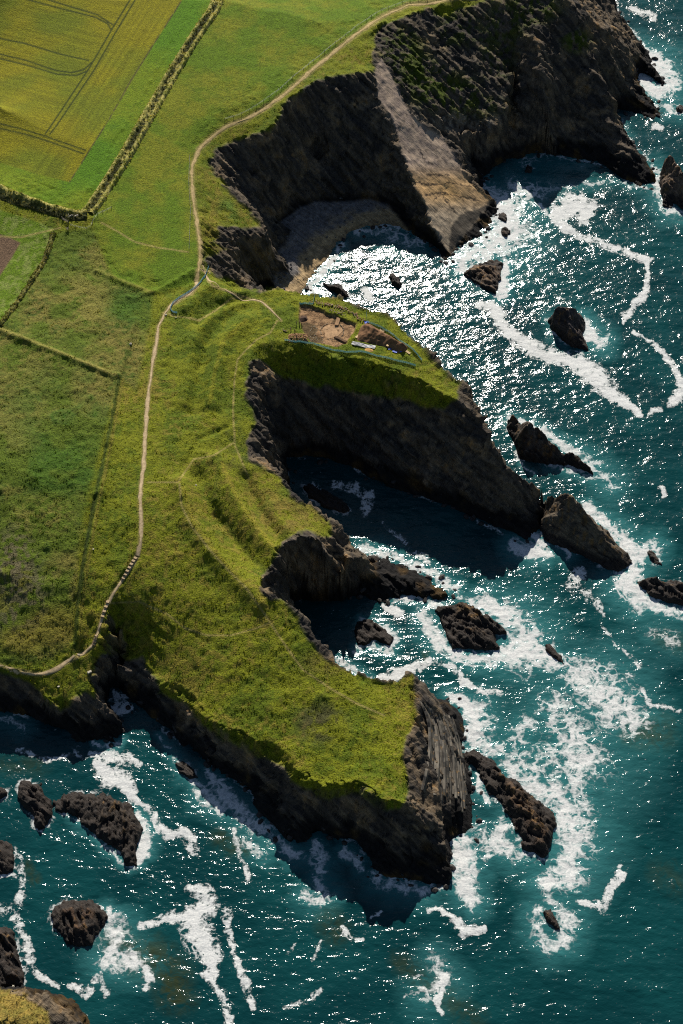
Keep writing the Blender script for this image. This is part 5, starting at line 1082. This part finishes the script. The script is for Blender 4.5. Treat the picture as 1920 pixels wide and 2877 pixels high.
# ------------------------------------------------------------------ pale stones, block
rs = random.Random(8)
for (px, py, sz, lab) in ((368,968,1.5,'large white boulder lying in the left field beside the path bank'), (467,886,1.1,'white boulder at the bend of the path below the blue barrier'), (495,893,.7,'small white stone on the trail right of the path bend'), (589,769,.8,'small white stone near the top of the blue barrier'), (551,1364,.8,'small white stone on the turf below the cross trail'), (263,1544,1.0,'pale stone in the left bank above the steps'), (222,1840,.8,'pale boulder where the path crosses the stream'), (165,1930,.9,'pale stone on the grassy bluff below the left path'), (38,2772,1.0,'white stone on the rim of the corner headland')):
    p = W(px, py) if py < 2700 else Vector([float(v) for v in un(px, py, 9.0)]); o = stone(None, p + Vector((0, 0, sz * .2)), sz, M_STONE2, rs, 'boulder'); tag(o, lab, 'boulder')
p = W(252, 1890); o = add('stone_block', box_mesh('stone_block', 1.5, .8, .7, .06, .04, 2), M_STONE2, None, (p.x, p.y, p.z + .3), (.1, .05, .6)); tag(o, 'squared pale stone block at the top of the gully spur', 'stone block')

# ------------------------------------------------------------------ people on the dig
M_SKIN = simple('skin', S(200,150,120), .6, .05); M_HAIR = simple('hair', S(52,40,32), .7, .1)
def person(px, py, rz, pose, top, legs, label):
    p = W(px, py); root = empty('person', p, rz); tag(root, label, 'person', 'people working on the dig')
    if pose == 'bend':
        J = {'pel': (0,0,.92), 'chest': (0,.36,1.18), 'neck': (0,.5,1.28), 'head': (0,.62,1.32), 'sl': (-.2,.42,1.2), 'el': (-.24,.5,.92), 'hl': (-.16,.58,.68), 'sr': (.2,.42,1.2), 'er': (.24,.5,.92), 'hr': (.14,.6,.68), 'kl': (-.13,.06,.5), 'al': (-.14,-.04,.08), 'tl': (-.14,.14,.04), 'kr': (.13,.02,.5), 'ar': (.15,-.06,.08), 'tr': (.15,.12,.04)}
    else:
        s_ = .12 if pose == 'walk' else 0
        J = {'pel': (0,0,.94), 'chest': (0,.02,1.3), 'neck': (0,.02,1.48), 'head': (0,.05,1.62), 'sl': (-.2,.02,1.4), 'el': (-.27,-.02 + s_,1.12), 'hl': (-.22,.12 + s_,.9), 'sr': (.2,.02,1.4), 'er': (.27,0 - s_,1.12), 'hr': (.2,.16 - s_,.92), 'kl': (-.11,.05 - s_,.5), 'al': (-.12,-.02 - 2 * s_,.08), 'tl': (-.13,.15 - 2 * s_,.04), 'kr': (.11,.05 + s_,.5), 'ar': (.12,0 + 2 * s_,.08), 'tr': (.13,.17 + 2 * s_,.04)}
    R_ = {'pel': .15, 'chest': .17, 'neck': .06, 'head': .1, 'sl': .075, 'el': .05, 'hl': .04, 'sr': .075, 'er': .05, 'hr': .04, 'kl': .07, 'al': .045, 'tl': .04, 'kr': .07, 'ar': .045, 'tr': .04}
    E_ = [('pel','chest'),('chest','neck'),('neck','head'),('chest','sl'),('sl','el'),('el','hl'),('chest','sr'),('sr','er'),('er','hr'),('pel','kl'),('kl','al'),('al','tl'),('pel','kr'),('kr','ar'),('ar','tr')]
    def skin(name, keys, mat, grow):
        ks = [k for k in J if k in keys]; me = bpy.data.meshes.new(name); me.from_pydata([J[k] for k in ks], [(ks.index(a), ks.index(b)) for a, b in E_ if a in ks and b in ks], [])
        o = bpy.data.objects.new(name, me); COL.objects.link(o); md = o.modifiers.new('s', 'SKIN'); sv = me.skin_vertices[0].data
        for i, k in enumerate(ks): r_ = R_[k] + grow; sv[i].radius = (r_, r_); sv[i].use_root = (i == 0)
        o.modifiers.new('d', 'SUBSURF').levels = 1
        dg = bpy.context.evaluated_depsgraph_get(); m2 = bpy.data.meshes.new_from_object(o.evaluated_get(dg)); bpy.data.objects.remove(o); m2.name = name
        m2.materials.clear(); m2.materials.append(mat); o = bpy.data.objects.new(name, m2); COL.objects.link(o); o.parent = root
        for f_ in m2.polygons: f_.use_smooth = True
        return o
    skin('body', set(J), M_SKIN, 0)
    skin('jacket', {'pel','chest','sl','el','sr','er'}, top, .018); skin('trousers', {'pel','kl','al','kr','ar'}, legs, .014)
    bm = bmesh.new(); bmesh.ops.create_uvsphere(bm, u_segments=10, v_segments=7, radius=.125); me = bpy.data.meshes.new('hair'); bm.to_mesh(me); bm.free(); h_ = J['head']; add('hair', me, M_HAIR, root, (h_[0], h_[1] - .03, h_[2] + .05), (0, 0, 0), (.95, 1.0, .95))
MC = {k: simple('cloth_' + k, S(*v), .9, .1) for k, v in {'navy': (36,40,60), 'black': (30,30,32), 'red': (120,40,36), 'grey': (84,86,90), 'green': (50,66,44), 'brown': (78,62,46)}.items()}
person(818, 930, .4, 'bend', MC['navy'], MC['black'], 'person in navy bending over just above the stone pile, leftmost of the group')
person(829, 934, 2.6, 'stand', MC['black'], MC['brown'], 'person in black standing directly behind the stone pile')
person(833, 912, -2.0, 'stand', MC['grey'], MC['navy'], 'person in grey standing at the left of the back row of three')
person(842, 911, 2.2, 'stand', MC['green'], MC['black'], 'person in dark green standing in the middle of the back row of three')
person(848, 916, 1.2, 'walk', MC['red'], MC['black'], 'person in dark red walking at the right of the back row of three')

# ------------------------------------------------------------------ loose boulders on the beach and along the waterline: too many to count
def boulder_stuff(name, label, pts, rnd, lo, hi, tone, kindm):
    V, F, b = [], [], 0
    src = [(np.array([v.co[:] for v in m_.vertices]), np.array([p_.vertices[:] for p_ in m_.polygons])) for m_ in STONE_ME]
    for (x, y, z) in pts:
        vv, ff = src[rnd.randrange(6)]; sz = lo + (hi - lo) * rnd.random() ** 2.5; a = rnd.uniform(0, 6.28); c_, s_ = math.cos(a), math.sin(a)
        w_ = vv * np.array([sz * rnd.uniform(.9, 1.6), sz * rnd.uniform(.7, 1.1), sz]); w_ = np.stack([w_[:, 0] * c_ - w_[:, 1] * s_, w_[:, 0] * s_ + w_[:, 1] * c_, w_[:, 2]], 1)
        V.append(w_ + np.array([x, y, z + sz * .1])); F.append(ff + b); b += len(vv)
    o = obj_np(name, np.concatenate(V), np.concatenate(F), kindm, smooth=False); tag(o, label, 'boulders', kind='stuff')
rb = random.Random(77); bp = []
for k in range(520):
    x, y, z = [float(v) for v in un(rb.uniform(765, 1150), rb.uniform(560, 830), 2.5)]
    a_, b_ = pj(x, y, 2.5)
    if not inpoly(np.array([a_]), np.array([b_]), BEACH)[0]: continue
    zz = float(ground_z(x, y)[0]); 
    if .4 < zz < 6 and rb.random() < (.35 if zz < 2 else 1): bp.append((x, y, zz))
boulder_stuff('beach_boulders', 'loose grey boulders strewn over the shingle beach of the shaded bay', bp, rb, .3, 1.4, None, simple('beach_stone', S(96,92,88), .9, .35, 1.5))
bp = []
for i in range(len(shoreW) - 12):
    a_, b_ = shoreW[i], shoreW[i + 1]; L_ = math.hypot(b_[0] - a_[0], b_[1] - a_[1])
    if abs(a_[0]) > 200 or L_ > 60: continue
    for k in range(int(L_ / 1.6)):
        t = rb.random(); x, y = a_[0] + (b_[0] - a_[0]) * t + rb.gauss(0, 1.3), a_[1] + (b_[1] - a_[1]) * t + rb.gauss(0, 1.3)
        if rb.random() < .75: bp.append((x, y, max(-.2, min(2.0, float(ground_z(x, y)[0])))))
boulder_stuff('shore_boulders', 'fallen dark boulders along the foot of the cliffs at the waterline', bp, rb, .6, 3.0, None, simple('wet_rock', S(46,41,37), .6, .4, 1.0, .3, .1))

# ------------------------------------------------------------------ upright curved beds of slate on the nose of the lower headland
def slate_material():
    g = N('slate_bed'); v = g.vec((1.4, 12.0, 2.0), tex=True); n1 = g.noise(1.2, 5, .65, v); n2 = g.noise(.6, 4, .6, g.vec())
    c = g.mix(g.ramp(n1, .3, .7), tuple(S(46,44,42)), tuple(S(116,108,95))); c = g.mix(g.math('MULTIPLY', g.ramp(n2, .58, .72), .7), c, tuple(S(160,122,66)))
    g.bsdf(c, .8, g.bump(n1, .6, .25), .25); return g.m
M_SLATE = slate_material(); rk = random.Random(14)
for k in range(15):
    q0 = k / 14; a0 = np.array([1172 + 96 * q0, 1962 + 62 * q0 - 30 * max(0, q0 - .6)]); m0 = np.array([1212 + 86 * q0, 2080 + 50 * q0]); e0 = np.array([1176 + 140 * q0 ** .8, 2262 + 46 * q0])
    t0, t1 = rk.uniform(0, .18), rk.uniform(.7, 1.0); t = np.linspace(t0, t1, 20)[:, None]
    P = (1 - t) ** 2 * a0 + 2 * t * (1 - t) * (2 * m0 - .5 * (a0 + e0)) + t ** 2 * e0
    W_ = put(P[:, 0], P[:, 1]); 
    for it in range(3): W_[1:-1] = .25 * W_[:-2] + .5 * W_[1:-1] + .25 * W_[2:]
    tg = np.gradient(W_[:, :2], axis=0); tg /= np.hypot(tg[:, 0], tg[:, 1])[:, None] + 1e-9; nr = np.stack([-tg[:, 1], tg[:, 0]], 1); nr *= np.sign(nr[:, :1] + 1e-9)
    th_ = rk.uniform(.5, 1.1); up = rk.uniform(.5, 1.7) * (.6 + .5 * np.sin(np.linspace(.3, 2.9, 20))) + np.array([rk.uniform(-.25, .25) for _ in range(20)]); lean = .45
    V = np.zeros((20, 4, 3)); 
    V[:, 0, :2] = W_[:, :2] - nr * (th_ * .5 - lean * -2.2); V[:, 0, 2] = W_[:, 2] - 2.2; V[:, 1, :2] = W_[:, :2] - nr * (th_ * .5 + lean * up[:, None] * .6); V[:, 1, 2] = W_[:, 2] + up
    V[:, 2, :2] = W_[:, :2] + nr * (th_ * .5 - lean * up[:, None] * .6); V[:, 2, 2] = W_[:, 2] + up - .15; V[:, 3, :2] = W_[:, :2] + nr * (th_ * .5 + lean * 2.2); V[:, 3, 2] = W_[:, 2] - 2.2
    V[:, 0, :2] = W_[:, :2] - nr * (th_ * .5 - lean * 2.2)
    id_ = np.arange(80).reshape(20, 4); f = [(id_[i, j], id_[i + 1, j], id_[i + 1, (j + 1) % 4], id_[i, (j + 1) % 4]) for i in range(19) for j in range(4)] + [tuple(id_[0]), tuple(id_[-1][::-1])]
    obj_np('rock_bed', V.reshape(-1, 3), f, M_SLATE, land, smooth=False)
